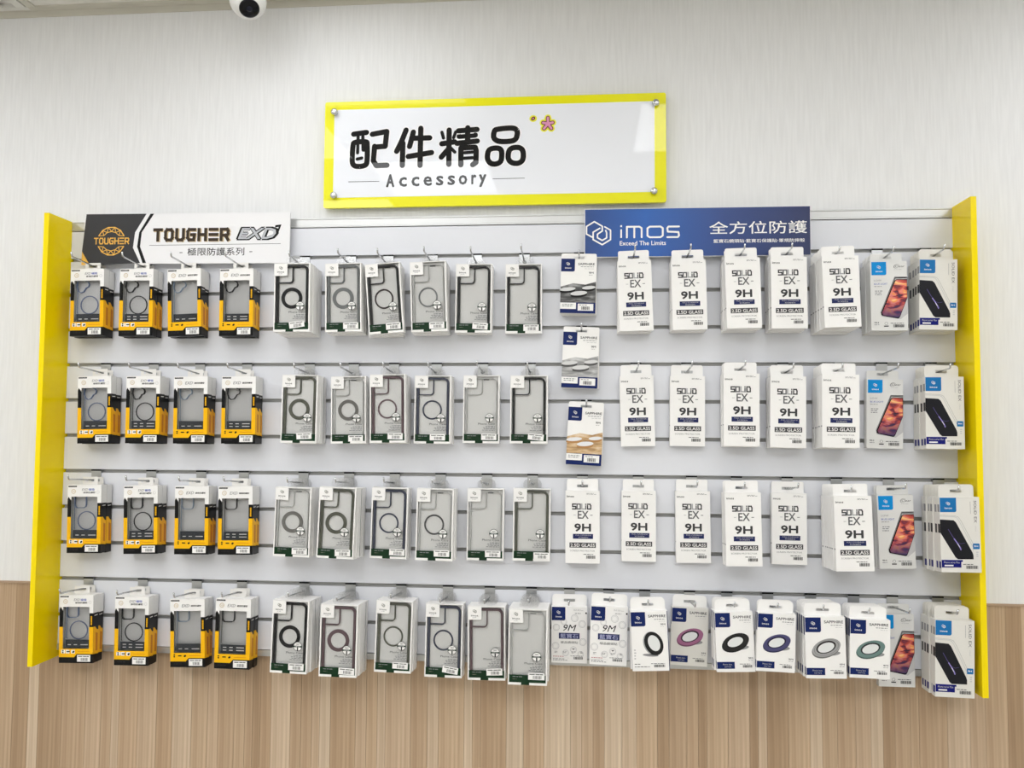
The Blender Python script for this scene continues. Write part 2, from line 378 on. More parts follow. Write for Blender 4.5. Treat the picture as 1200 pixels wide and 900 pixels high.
# slot air diffuser in the ceiling corner tile
dv = thing('air_vent', 'white slotted air diffuser in the ceiling, top left corner', 'vent', (-.45, -.105, ZC))
b = MB(); b.box(-.29, .29, -.113, .113, .03, .034, mat('duct_black', (10, 10, 10), .8)); obj('duct_box', b, dv)
for x in (-.28, -.2, -.12, -.04, .04, .12, .2, .27):
    b = MB(); b.box(x - .014, x + .014, -.112, .112, -.001, .004, PAINT); b.box(x - .002, x + .002, -.112, .112, .004, .028, PAINT); obj('vane', b, dv)
b = MB(); b.box(-.29, .29, -.1135, -.108, -.002, .03, PAINT); b.box(-.29, .29, .1, .1135, -.002, .03, PAINT); obj('frame', b, dv)
# recessed light panels; those not mirrored in the sign are added fill light
LL = ['square ceiling light panel nearest the wall, above the left of the sign', 'square ceiling light panel mirrored along the bottom of the sign',
      'square ceiling light panel left of the sign, one metre from the wall', 'square ceiling light panel mirrored in the bottom left sign corner',
      'square ceiling light panel right of the sign, one metre from the wall', 'added square ceiling fill light panel near the wall above the right yellow panel',
      'added square ceiling fill light panel by the right wall, level with the viewer', 'added square ceiling fill light panel near the wall above the left yellow panel',
      'added square ceiling fill light panel by the left wall, level with the viewer']
LROW = ['just behind the viewer', 'one metre behind the viewer', 'along the rear wall']  # these rows are added for more frontal light on the display
for (x, y) in LIGHTS[9:]:
    i = round((x + .75) / .6); j = round((-2.63 - y) / .6); LL.append('added square ceiling fill light panel %s, %s' % (LROW[j], ['far left', 'left', 'centre left', 'centre', 'centre right', 'right', 'far right'][i]))
for (x, y), l in zip(LIGHTS, LL):
    t = thing('ceiling_light', l, 'ceiling light', (x + .3, y + .3, ZC), 'square light panels set in the ceiling grid')
    def fr(b):
        for q in ((-.285, .285, -.285, -.27), (-.285, .285, .27, .285), (-.285, -.27, -.27, .27), (.27, .285, -.27, .27)): b.box(q[0], q[1], q[2], q[3], -.003, .012, PAINT)
    part('frame', 'lf', t, fr)
    part('diffuser', 'ld1' if (x, y) == LIGHTS[0] else 'ld', t, lambda b: b.box(-.27, .27, -.27, .27, .002, .01, LED2 if (x, y) == LIGHTS[0] else LED))
# ================================================================ slatwall and its side panels
SW = 2.4254
sl = thing('slatwall', 'white slatwall display board between the two yellow side panels', 'display board', (0, 0, .841))
def Z(z): return z - .841
b = MB(); b.box(.0, SW, .0118, .0198, 0, Z(2.04), MDF); obj('backing_board', b, sl)
tops = [2.022] + [1.939 - .1 * k - .0048 for k in range(11)]; bots = [1.939 - .1 * k + .0048 for k in range(11)] + [.858]
for a, c in zip(tops, bots):
    b = MB(); z0, z1 = Z(c), Z(a)
    b.hprism([(.0118, z0 + .002), (.0118, z1 - .002), (.003, z1 - .002), (.0028, z1), (.0008, z1), (0, z1 - .0008), (0, z0 + .0008), (.0008, z0), (.0028, z0), (.003, z0 + .002)][::-1], 0, SW, LAM)
    obj('slat', b, sl)
for k in range(11):      # the metal liner at the foot of each groove
    b = MB(); zc = Z(1.939 - .1 * k); b.box(0, SW, .0095, .0117, zc - .0064, zc - .002, mat('groove_liner', (170, 170, 168), .35, .2)); obj('groove_liner', b, sl)
b = MB(); b.hprism([(.0118, Z(2.024)), (.0118, Z(2.0495)), (-.002, Z(2.0495)), (-.002, Z(2.047)), (-.0005, Z(2.045)), (-.0005, Z(2.028)), (-.002, Z(2.0265)), (-.002, Z(2.024))], 0, SW, ALU); obj('top_trim', b, sl)
b = MB(); b.hprism([(.0118, Z(.841)), (.0118, Z(.857)), (-.002, Z(.857)), (-.002, Z(.841))], 0, SW, ALU); obj('bottom_trim', b, sl)
for (x, s, l) in ((0, -1, 'glossy yellow upright panel at the left end of the slatwall'), (SW, 1, 'glossy yellow upright panel at the right end of the slatwall')):
    t = thing('side_panel', l, 'panel', (x, 0, .8225), 'yellow slatwall end panels')
    a, c = (x - .0146, x - .0002) if s < 0 else (x + .0002, x + .0146); a -= x; c -= x; H = 1.228
    b = MB(); b.box(a, c, -.1035, .0199, 0, H, YEL); obj('board', b, t)
    b = MB(); b.box(a, c, -.1048, -.1036, 0, H, YEDGE, bev=.0008); obj('edge_band', b, t)
# ================================================================ the lit room sign above
sg = thing('wall_sign', 'glossy white acrylic sign with yellow border and large black characters', 'sign', (.7395, 0, 2.077))
W, H = .947, .302
b = MB(); b.prism(rrect(0, 0, W, H, .006), -.004, .0068, mat('yellow_acrylic', (238, 234, 0), .3, coat=.6)); obj('backing_board', b, sg)
b = MB(); b.rect(.027, .029, W - .031, H - .023, -.0042, mat('sign_white', (238, 241, 248), .4, coat=.6)); obj('printed_face', b, sg)
def sp(px, py):  # detail coordinates of the lettering -> sign plane
    return ((px * .2 + 400 - 379.2) / 401.6 * W, H - (py * .2 + 135 - (119.2 - (px * .2 + 21) * .0262)) / (122.6 + (px * .2 + 21) * .0165) * H)
def kz(L): return [[sp(*p) for p in s] for s in L]
S28 = kz([[(72, 107), (150, 97)], [(82, 155), (70, 175), (66, 250), (72, 282), (95, 294), (138, 290), (155, 268), (155, 172), (146, 152), (82, 155)],
  [(185, 108), (272, 92), (264, 178), (205, 182)], [(200, 178), (194, 262), (212, 290), (276, 288)],
  [(388, 84), (362, 150), (333, 208)], [(370, 160), (368, 290)], [(432, 96), (410, 180)], [(430, 132), (530, 130)], [(403, 238), (542, 216)], [(476, 74), (474, 290)],
  [(645, 85), (645, 285)], [(602, 165), (678, 154)], [(642, 195), (600, 243)], [(700, 90), (810, 82)], [(705, 122), (800, 115)], [(692, 163), (812, 150)], [(755, 72), (755, 155)],
  [(716, 190), (716, 288)], [(716, 190), (800, 186), (806, 205), (805, 275), (786, 288)],
  [(930, 82), (1018, 75), (1046, 95), (1038, 138), (1005, 152), (940, 152), (910, 132), (912, 95), (930, 82)],
  [(900, 194), (940, 194), (956, 215), (952, 266), (925, 284), (892, 280), (873, 252), (878, 210), (900, 194)],
  [(1018, 192), (1058, 190), (1080, 210), (1080, 258), (1056, 280), (1018, 278), (996, 254), (998, 212), (1018, 192)]])
S16 = kz([[(100, 108), (98, 216)], [(128, 105), (131, 200), (142, 200)], [(96, 252), (124, 246)], [(602, 98), (612, 132)], [(684, 96), (672, 130)], [(656, 190), (680, 214)], [(735, 218), (785, 214)], [(735, 250), (785, 247)]])
S28 = [smooth(q, 5, True) if len(q) > 6 else q for q in S28]
HALO = mat('sign_halo', (250, 250, 252), .3, coat=.6); SBLK = mat('sign_black', (8, 8, 9), .5, spec=.1, coat=.55)
b = MB()
for s in S28: b.stroke(s, .0205, -.0043, HALO)
obj('letter_outline', b, sg)
b = MB()
for s in S28: b.stroke(s, .0152, -.0045, SBLK)
for s in S16: b.stroke(s, .0092, -.0047, SBLK)
obj('large_characters', b, sg, label='large black brush-rounded characters')
b = MB()
ax0, az0 = sp(272, 415); ax1, az1 = sp(868, 330)
for s, u0, u1, zz0, zz1 in (('Acce', 0, .417, 0, 1), ('ssor', .455, .86, 0, .72)): pass
ws = [(0, .085), (.13, .21), (.255, .335), (.375, .46), (.5, .575), (.615, .69), (.725, .81), (.85, .9), (.925, 1)]
for ch, (u0, u1) in zip('Accessory', ws):
    L = ax1 - ax0; x0 = ax0 + L * u0; x1 = ax0 + L * u1; zb = az0 - .0005 + .004 * u0; h = (az1 - az0) * (1 if ch == 'A' else .74)
    b.text(ch, x0, zb - (.3 * h if ch == 'y' else 0), x1, zb + h, -.0045, mat('soft_black', (20, 21, 21), .5, spec=.1, coat=.55), off=.075)
for a, c in (((46, 383), (230, 381)), ((905, 371), (1090, 368))): b.stroke([sp(*a), sp(*c)], .0015, -.0045, CHAR)
obj('lettering', b, sg)
b = MB(); PK = mat('flower_pink', (222, 150, 186), .4); YG = mat('flower_yellow', (236, 232, 70), .4); BR = mat('flower_outline', (84, 28, 30), .4)
fx, fz = sp(1225, 50)
arms = [(90, .0165), (168, .0135), (232, .017), (305, .0165), (12, .0135)]
for wd, y, m in ((.0195, -.0043, YG), (.0112, -.0045, BR), (.0068, -.0047, PK)):
    for a, L in arms: b.stroke([(fx, fz), (fx + L * math.cos(math.radians(a)), fz + L * math.sin(math.radians(a)))], wd, y, m)
gx_, gz_ = fx - .0405, fz + .0155
b.ann(gx_, gz_, .0105, .0095, 0, -.0043, YG); b.ann(gx_, gz_, .0062, .0048, 40, -.0045, BR); b.ann(gx_, gz_, .003, .002, 40, -.0047, PK)
obj('flower_print', b, sg, label='small pink five-petal flower with yellow edge')
for x, z in ((.0295, .2705), (.0315, .0335), (W - .028, .271), (W - .0335, .0285)):
    def sc_(b): b.lathe([(.0075, .006), (.0075, -.0098), (.0095, -.0102), (.0095, -.0155), (.0075, -.0185), (.003, -.0195)], (0, 0, 0), (0, 1, 0), CHROME); return True
    part('standoff_screw', 'screw', sg, sc_).location = (x, 0, z)
# ================================================================ the two header boards
def hexlogo(b, x, z, s, y, m, wd=1.0):       # linked hexagon mark, about s high
    def q(P): return [(x + (px - 231) / 105 * s, z - (pz - 162) / 105 * s) for px, pz in P]
    b.stroke(q([(203, 179), (178, 165), (178, 131), (212, 110), (247, 131), (247, 152), (226, 166), (226, 182), (247, 194), (266, 183), (266, 160), (262, 150)]), s * .062 * wd, y, m)
    b.stroke(q([(236, 140), (207, 157), (207, 190), (247, 213), (283, 191), (283, 149), (258, 134)]), s * .062 * wd, y, m)
def sq(b, L, x, z, w, h, wd, y, m):           # block letters from strokes on a unit cell
    for s in L: b.stroke([(x + px * w, z + pz * h) for px, pz in s], wd, y, m, cap='sq')
BL = {'T': [[(0, 1), (1, 1)], [(.5, 1), (.5, 0)]], 'O': [[(0, .2), (0, .8), (.2, 1), (.8, 1), (1, .8), (1, .2), (.8, 0), (.2, 0), (0, .2)]], 'U': [[(0, 1), (0, .2), (.2, 0), (.8, 0), (1, .2), (1, 1)]],
      'G': [[(1, 1), (.2, 1), (0, .8), (0, .2), (.2, 0), (.9, 0), (1, .5), (.55, .5)]], 'H': [[(0, 1), (0, 0)], [(1, 1), (1, 0)], [(0, .5), (1, .5)]], 'E': [[(0, 1), (1, 1)], [(0, .5), (1, .5)], [(0, 0), (1, 0)]],
      'R': [[(0, 0), (0, 1), (.85, 1), (1, .85), (1, .55), (.85, .42), (.3, .42)], [(.6, .42), (1, 0)]],
      'i': [[(0, 0), (0, .7)], [(0, 1), (0, 1.01)]], 'm': [[(0, 0), (0, .7), (.85, .7), (1, .6), (1, 0)], [(.5, .7), (.5, 0)]], 'o': [[(0, .12), (0, .68), (.15, .8), (.85, .8), (1, .68), (1, .12), (.85, 0), (.15, 0), (0, .12)]],
      's': [[(1, .8), (.1, .8), (0, .68), (.05, .42), (.95, .38), (1, .12), (.9, 0), (0, 0)]]}
def board(name, label, x, z, w, h, roll, y=-.028):
    t = thing(name, label, 'sign board', (x, y, z)); t.rotation_euler = (0, math.radians(-roll), 0)
    b = MB(); b.box(-w / 2, w / 2, 0, .0035, -h / 2, h / 2, mat('foam_board_edge', (236, 236, 238), .5)); obj('foam_board', b, t)
    for sx in (-1, 1):      # cut-in clips that hang the board in the top trim
        b = MB(); b.box(sx * w * .36 - .01, sx * w * .36 + .01,   .0035, -y - .0025, h * .2, h * .2 + .03, mat('clip_plastic', (205, 207, 208), .3)); obj('mounting_block', b, t)
    return t
t1 = board('header_board', 'white header board with black corner, gold geometric emblem and black lettering', .354, 1.992, .5995, .1425, -.4)
def u1(px, py): return ((px - 637) / 1035 * .5995, (210.5 - py) / (238 + 28 * (px - 120) / 1035) * .1425)
b = MB()
b.poly([u1(128, 92), (u1(112, 260)[0], u1(112, 272)[1]), u1(155, 335), u1(412, 332), u1(372, 255), u1(380, 180), u1(435, 88)], -.0002, mat('dark_grey_print', (58, 58, 60), .4))
b.poly([u1(112, 268), u1(112, 335), u1(155, 335)], -.0002, GOLD)
b.poly([u1(455, 88), u1(473, 88), u1(414, 180), u1(408, 250), u1(442, 332), u1(424, 332), u1(393, 250), u1(401, 180)], -.0002, BLACK)
cx, cz = u1(260, 222); R = .0405
def rp(a, r): return (cx + R * r * math.cos(math.radians(a)), cz + R * r * math.sin(math.radians(a)))
for sg_ in (1, -1):
    A = [22 + 27.2 * k for k in range(6)]; Bn = [35.6 + 27.2 * k for k in range(5)]
    A = [a * sg_ for a in A]; Bn = [a * sg_ for a in Bn]
    b.stroke([rp(a, 1) for a in A], .0028, -.0004, GOLD)
    zz = [rp(A[0], .98)]
    for k in range(5): zz += [rp(Bn[k], .68), rp(A[k + 1], 1)]
    b.stroke(zz, .002, -.0004, GOLD); b.stroke([rp(a, .68) for a in Bn], .002, -.0004, GOLD)
def word(b, s, x0, x1, z0, h, wd, y, m, widths=None):
    n = len(s); ws_ = widths or [1] * n; tot = sum(ws_); gap = (x1 - x0) * .018; cw = (x1 - x0 - gap * (n - 1) - wd * 0) ; x = x0 + wd / 2
    cw -= wd * n; k = 0
    for ch, q in zip(s, ws_):
        ww = cw * q / tot; sq(b, BL[ch], x, z0 + wd / 2, ww, h - wd, wd, y, m); x += ww + wd + gap
lx0, lz0 = u1(172, 237); lx1, lz1 = u1(352, 205); word(b, 'TOUGHER', lx0, lx1, lz0, lz1 - lz0, .0032, -.0006, GOLD)
obj('black_corner_print', b, t1)
b = MB(); x0, z0 = u1(472, 226); x1, z1 = u1(856, 158)
word(b, 'TOUGHER', x0 + .002, x1 + .003, z0 - .0015, z1 - z0, .0098, -.0002, GOLDP); word(b, 'TOUGHER', x0, x1, z0, z1 - z0, .0088, -.0004, mat('brown_black_ink', (58, 46, 34), .4))
x0, z0 = u1(888, 224); x1, z1 = u1(1100, 152)
b.text('EXD', x0, z0, x1, z1, -.0002, BLACK, off=.16, shear=.3); b.text('EXD', x0 + .006, z0 + .004, x1 - .008, z1 - .004, -.0004, mat('silver_ink', (186, 188, 194), .35), off=.05, shear=.3)
b.poly([u1(1082, 146), u1(1112, 142), u1(1098, 185), u1(1090, 185), u1(1098, 155), u1(1080, 158)], -.0004, BLACK)
b.stroke([u1(455, 244), u1(1110, 242)], .0011, -.0002, INK)
x0, z0 = u1(648, 298); x1, z1 = u1(932, 260); b.text('極限防護系列', x0, z0, x1, z1, -.0002, CHAR, off=.012)
for px in (610, 958): b.stroke([u1(px, 282), u1(px + 12, 282)], .002, -.0002, CHAR)
obj('lettering', b, t1)
t2 = board('header_board', 'dark blue header board with white linked-hexagon logo and white characters', 1.7618, 1.989, .5905, .131, -.1)
def u2_(px, py): return ((px - 666) / 998 * .5905, (159 - .008 * (px - 666) - py) / (206 + 32 * (px - 167) / 1000) * .131)
b = MB(); b.rect(-.2935, -.0643, .2945, .0645, -.0002, BGRAD); obj('blue_print', b, t2)
b = MB(); lx, lz = u2_(231, 163); hexlogo(b, lx, lz, .064, -.0004, STICK); obj('emblem', b, t2); b = MB()
for ch, a, c in (('i', 329, 333), ('m', 358, 424), ('o', 450, 518), ('s', 538, 590)):
    x0, z0 = u2_(a, 182); x1, z1 = u2_(c, 130); h = z1 - z0
    wd = .0048; L = BL[ch]; sc_h = h if ch == 'i' else h * 1.2
    if ch == 'i': b.stroke([(x0 + .002, z0 + .001), (x0 + .002, z0 + h * .62)], .0042, -.0004, STICK, 'sq'); b.stroke([(x0 + .002, z0 + h * .95), (x0 + .002, z0 + h * .96)], .0046, -.0004, STICK, 'sq')
    else:
        for s_ in L: b.stroke([(x0 + p * (x1 - x0), z0 + q * h * (1.3 if ch == 'm' else 1.15)) for p, q in s_], wd, -.0004, STICK)
obj('wordmark', b, t2); b = MB()
x0, z0 = u2_(326, 217); x1, z1 = u2_(532, 197); b.text('Exceed The Limits', x0, z0, x1, z1, -.0004, STICK, off=.03); obj('motto', b, t2); b = MB()
x0, z0 = u2_(724, 172); x1, z1 = u2_(1150, 108); b.text('全方位防護', x0, z0 + .001, x1, z1 + .001, -.0004, STICK, off=.012)
x0, z0 = u2_(742, 211); x1, z1 = u2_(1140, 193); b.text('藍寶石鏡頭貼‧藍寶石保護貼‧軍規防摔殼', x0, z0 + .0005, x1, z1 + .0005, -.0004, STICK, off=.02)
obj('lettering', b, t2)
# ================================================================ turret camera under the ceiling
sc1 = thing('security_camera', 'white dome security camera with dark lens under the ceiling', 'security camera', (.57, -.15, ZC))
CW = mat('camera_white', (232, 232, 230), .35)
b = MB(); b.lathe([(.056, 0), (.056, -.02), (.052, -.028), (.05, -.05)], (0, 0, 0), (0, 0, 1), CW); obj('mounting_base', b.mesh('mounting_base', True), sc1)
d = Vector((.32, -.493, -.809)).normalized(); cc = Vector((0, 0, -.087)); Rb = .048
b = MB(); b.lathe([(.001, -Rb)] + [(Rb * math.sin(math.radians(a)), -Rb * math.cos(math.radians(a))) for a in range(12, 148, 12)], cc, d, CW, 36); obj('ball_housing', b.mesh('ball_housing', True), sc1)
b = MB(); b.lathe([(.0255, .037), (.0262, .0405), (.022, .0425), (.001, .0432)], cc, d, mat('lens_glass', (10, 11, 16), .08), 32); lw = obj('lens_window', b.mesh('lens_window', True), sc1)
b = MB(); b.lathe([(.008, .0428), (.008, .0442), (.001, .0446)], cc, d, mat('lens_dark', (24, 26, 40), .05), 20); obj('lens', b.mesh('lens', True), lw)
# ================================================================ packages
KIND = dict(E=(.0245, .0945, .1835, .0125), P=(.0235, .0975, .184, .012), L=(.014, .093, .161, -.010), S=(.018, .0895, .184, .013),
            B=(.018, .091, .184, .0155), A=(.018, .0945, .188, .0155), N=(.02, .0935, .1445, .0148), R=(.018, .094, .1465, .0145))
class Face:                       # print coordinates on the front of a package: u 0..1 left-right, v 0..1 top-bottom
    def __init__(s, k): s.D, s.W, s.H, s.t = KIND[k]
    def x(s, u): return (u - .5) * s.W
    def z(s, v): return -s.t - v * s.H
    def y(s, k=1): return -s.D - .00022 * k
    def p(s, L): return [(s.x(u), s.z(v)) for u, v in L]
def ccw(P):
    a = sum(P[k][0] * P[(k + 1) % len(P)][1] - P[(k + 1) % len(P)][0] * P[k][1] for k in range(len(P)))
    return P if a > 0 else P[::-1]
def frect(b, f, u0, v0, u1_, v1, m, k=1): b.rect(f.x(u0), f.z(v1), f.x(u1_), f.z(v0), f.y(k), m)
def fpoly(b, f, L, m, k=1): b.poly(ccw(f.p(L)), f.y(k), m)
def ftext(b, f, t, u0, v0, u1_, v1, m, k=2, **kw): b.text(t, f.x(u0), f.z(v1), f.x(u1_), f.z(v0), f.y(k), m, **kw)
def flines(b, f, u0, v0, u1_, v1, n, m, k=2, right=False):       # rows of unreadably small print
    h = (v1 - v0) / n; rnd = random.Random(int(u0 * 1000 + v0 * 77))
    for i in range(n):
        L = (u1_ - u0) * rnd.uniform(.65, 1); a = u1_ - L if right else u0; x = a
        while x < a + L - .01:
            w_ = rnd.uniform(.03, .09); frect(b, f, x, v0 + i * h + h * .15, min(x + w_, a + L), v0 + i * h + h * .62, m, k); x += w_ + .018
def fbar(b, f, u0, v0, u1_, v1, m=None, k=4):                       # bar code
    rnd = random.Random(3); x = u0; m = m or CHAR
    while x < u1_:
        w_ = rnd.choice([.008, .012, .02]); frect(b, f, x, v0, min(x + w_, u1_), v1, m, k); x += w_ + rnd.choice([.008, .014])
def sticker(b, f, u, v, w_, h_, rot=0):
    y = f.y(3); c, s = math.cos(math.radians(rot)), math.sin(math.radians(rot)); cx, cz = f.x(u + w_ / 2), f.z(v + h_ / 2); W, H = w_ * f.W, h_ * f.H
    def q(a, e): return (cx + a * W * c - e * H * s, cz + a * W * s + e * H * c)
    b.poly([q(-.5, -.5), q(.5, -.5), q(.5, .5), q(-.5, .5)], y, STICK)
    for a, e in ((-.42, -.1), (-.05, .2), (.22, .4)): b.poly([q(a, .22), q(e, .22), q(e, .34), q(a, .34)], y - .0002, INK)
    x = -.2; rnd = random.Random(5)
    while x < .3:
        w2 = rnd.choice([.02, .035]); b.poly([q(x, -.38), q(x + w2, -.38), q(x + w2, .08), q(x, .08)], y - .0002, CHAR); x += w2 + rnd.choice([.02, .035])
def tab(b, W, H0, H1, slot_w, m, cut=.004, y0=-.0008, y1=0.0, dx=0.0, rnd=True):
    """card tab from z=H0 (body top) to z=H1 with a hang slot around the origin"""
    s0, s1 = -.0046, .0024; w = W / 2; h = slot_w / 2
    b.prism([(dx - w, H0), (dx + w, H0), (dx + w, s0), (dx - w, s0)], y0, y1, m)
    b.prism([(dx - w, s0), (-h, s0), (-h, s1), (dx - w, s1)], y0, y1, m); b.prism([(h, s0), (dx + w, s0), (dx + w, s1), (h, s1)], y0, y1, m)
    T = [(dx - w, s1), (dx + w, s1)]
    for cx, a0 in ((dx + w - cut, 0), (dx - w + cut, 90)):
        for j in range(5):
            a = math.radians(a0 + 22.5 * j); T.append((cx + cut * math.cos(a), H1 - cut + cut * math.sin(a)))
    b.prism(T, y0, y1, m)
def shell(b, f, m, top=None, bot=None, front=True, inset=0):
    x0, x1, z0, z1, D = f.x(0), f.x(1), f.z(1), f.z(0), f.D
    vs = [(x0, 0, z0), (x1, 0, z0), (x1, 0, z1), (x0, 0, z1), (x0, -D, z0), (x1, -D, z0), (x1, -D, z1), (x0, -D, z1)]
    b.add(vs, [[0, 3, 2, 1], [0, 4, 7, 3], [1, 2, 6, 5]], m); b.add(vs, [[3, 7, 6, 2]], top or m); b.add(vs, [[0, 1, 5, 4]], bot or m)
    if front: b.add(vs, [[4, 5, 6, 7]], m)
def framed(b, f, win, m, inner=None):      # front panel with a window, plus the reveals behind its edges
    u0, v0, u1_, v1 = win; y = -f.D; X = [f.x(0), f.x(u0), f.x(u1_), f.x(1)]; Zs = [f.z(1), f.z(v1), f.z(v0), f.z(0)]
    b.rect(X[0], Zs[0], X[3], Zs[1], y, m); b.rect(X[0], Zs[2], X[3], Zs[3], y, m); b.rect(X[0], Zs[1], X[1], Zs[2], y, m); b.rect(X[2], Zs[1], X[3], Zs[2], y, m)
# ---- yellow / black phone case box
f = Face('E'); FE = f
def e_carton(b):
    shell(b, f, EBLK, top=WHITE, front=False); framed(b, f, (.11, .173, .885, .79), EBLK)
    for x in (f.x(.02), f.x(.98)): b.add([(x, -f.D + .0004, f.z(.98)), (x, -.003, f.z(.98)), (x, -.003, f.z(.02)), (x, -f.D + .0004, f.z(.02))], [[0, 1, 2, 3]], EGREY)
    k = 1
    for P in ([(0, 0), (1, 0), (1, .173), (0, .173)], [(0, .173), (.03, .173), (.11, .23), (.11, .173)], [(0, .173), (.03, .173), (.0, .21)], [(.885, .173), (1, .173), (1, .265), (.885, .265)]): fpoly(b, f, P, WHITE, k)
    for P in ([(0, .47), (.11, .47), (.11, .79), (0, .79)], [(.885, .47), (1, .47), (1, .79), (.885, .79)], [(0, .79), (1, .79), (1, .866), (.53, .866), (.45, .915), (0, .915)]): fpoly(b, f, P, EYEL, k)
    D = f.D; x = f.W / 2 + .0002
    for sx in (1, -1):
        X_ = sx * x
        def sp_(L, m, o=0):
            P = [(X_ + sx * o, -D * (1 - d), f.z(v)) for d, v in L]; b.add(P, [list(range(len(P)))], m)
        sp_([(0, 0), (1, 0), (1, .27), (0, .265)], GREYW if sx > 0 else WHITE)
        sp_([(0, .47), (.35, .47), (.7, .52), (1, .53), (1, .885), (0, .866)], EYEL); sp_([(.45, .56), (.85, .58), (.85, .84), (.45, .83)], EORG, .0002)
        sp_([(.2, .30), (.8, .30), (.8, .31), (.2, .31)], WHITE, .0002)
    xx = [f.x(.93), f.x(.965)]
    b.rect(f.x(.925), f.z(.44), f.x(.965), f.z(.31), f.y(1), EYEL)
    for q in range(6): b.rect(f.x(.925), f.z(.325 + q * .02), f.x(.965), f.z(.322 + q * .02), f.y(2), EBLK)
def e_plain(b):
    e_carton(b); frect(b, f, .11, .173, .885, .79, EGREY, 0)
def e_print(mag):
    def fn(b):
        frect(b, f, .02, .012, .27, .032, BLACK, 2); ftext(b, f, 'CASE', .05, .017, .24, .027, FAINT, 3)
        b.ann(f.x(.175), f.z(.095), .0062, .0062, 0, f.y(2), GOLDP, .0049, .0049); hexlogo(b, f.x(.175), f.z(.095), .0062, f.y(2), GOLDP)
        if mag:
            ftext(b, f, 'EXD', .42, .05, .6, .085, LINK, off=.02, shear=.25); ftext(b, f, '磁吸', .62, .05, .8, .085, CYAN, off=.03)
            ftext(b, f, '極限防護殼', .46, .098, .82, .125, BLACK, off=.03, shear=.15); b.ann(f.x(.9), f.z(.105), .004, .004, 0, f.y(2), FAINT, .0032, .0032)
        else:
            ftext(b, f, 'EXD', .33, .075, .56, .118, LINK, off=.03, shear=.25); ftext(b, f, '極限防護殼', .6, .085, .9, .112, BLACK, off=.035, shear=.15)
        b.sec('feature_icons')
        for q, u in enumerate((.11, .24, .40)):
            if mag: frect(b, f, u - .04, .807, u + .07, .858, STICK, 2)
        frect(b, f, .1, .81, .14, .828, EBLK, 3); frect(b, f, .1, .835, .14, .855, EBLK, 3); frect(b, f, .23, .824, .33, .84, EBLK, 3); b.ann(f.x(.43), f.z(.835), .0035, .0025, 35, f.y(3), EBLK)
        b.sec(); frect(b, f, .55, .829, .9, .834, EORG, 2); flines(b, f, .1, .94, .42, .965, 1, CHAR)
    return fn
def cam_path(shape):
    if shape == 'heart':
        L = [(.15, .176), (.13, .26), (.17, .32), (.24, .345), (.33, .335), (.38, .30), (.41, .275), (.48, .26), (.5, .225), (.47, .19), (.4, .176)]
    else: L = [(.16, .176), (.16, .30), (.18, .325), (.22, .34), (.43, .34), (.48, .325), (.5, .30), (.5, .176)]
    return L
def e_case(shape, tone):
    def fn(b): b.poly(ccw(f.p([(.13, .175), (.86, .175), (.86, .665), (.13, .665)])), -.0115, SMOKE)
    return fn
BLUE_T = mat('blue_tinted_rim', (118, 136, 170), .35); BLK_T = mat('black_rim', (34, 34, 38), .35); PBL_T = mat('pale_blue_rim', (150, 166, 186), .35)
RINGB = mat('blue_magnet_ring', (112, 122, 152), .4); RINGK = mat('black_magnet_ring', (36, 36, 40), .4)
def e_package(n, root, col, row, front):
    if not front:
        part('carton', 'Ep', root, e_plain)
    else:
        part('carton', 'Ec', root, e_carton)
        part('inner_card', 'Ei', root, lambda b: b.rect(f.x(.03), f.z(.97), f.x(.97), f.z(.03), -.003, EGREY))
        part('printed_front', ('Ef', col < 3), root, e_print(col < 3))
        shape = 'heart' if row < 3 else 'square'; tone = {1: BLUE_T, 2: BLK_T, 3: PBL_T, 4: BLK_T}[col]
        cs = part('phone_case', ('Eca', shape), root, e_case(shape, tone))
        part('camera_rim', ('Er', shape, tone.name), cs, lambda b: b.band(f.p(cam_path(shape)), .0016 if tone is not BLK_T else .0021, -.0175, -.0118, tone))
        part('side_rim', ('Es', tone.name), cs, lambda b: b.band(f.p([(.135, .18), (.135, .64), (.15, .66)]), .0010, -.0135, -.0118, tone))
        if col < 3:
            rm = RINGB if col == 1 else RINGK
            part('magnet_ring', ('Em', col), cs, lambda b: b.ann(f.x(.5), f.z(.53), .0255, .0255, 0, -.0135, rm, .0229, .0229, n=36, y1=-.0118))
            if col == 1: part('ring_stem', 'Est', cs, lambda b: b.box(f.x(.5) - .0025, f.x(.5) + .0025, -.0135, -.0118, f.z(.76), f.z(.672), rm))
        def st(b):
            b.rect(f.x(.13), f.z(.785), f.x(.88), f.z(.665), -.0165, STRIP)
            for v in ((.70, .74) if col in (2, 4) else (.735,)):
                for a, c in ((.2, .3), (.38, .48), (.58, .8)): b.rect(f.x(a), f.z(v + .012), f.x(c), f.z(v), -.0167, STICK)
        part('info_strip', ('Eis', col in (2, 4)), root, st)
        part('window_film', 'Ew', root, lambda b: b.rect(f.x(.11), f.z(.79), f.x(.885), f.z(.173), -f.D + .0006, FILM))
        part('price_sticker', 'Est2', root, lambda b: sticker(b, f, .54, .88, .39, .098))
    part('hang_tab', 'Et', root, lambda b: tab(b, .043, -f.t, .0085, .024, TABW, .002, dx=.001))
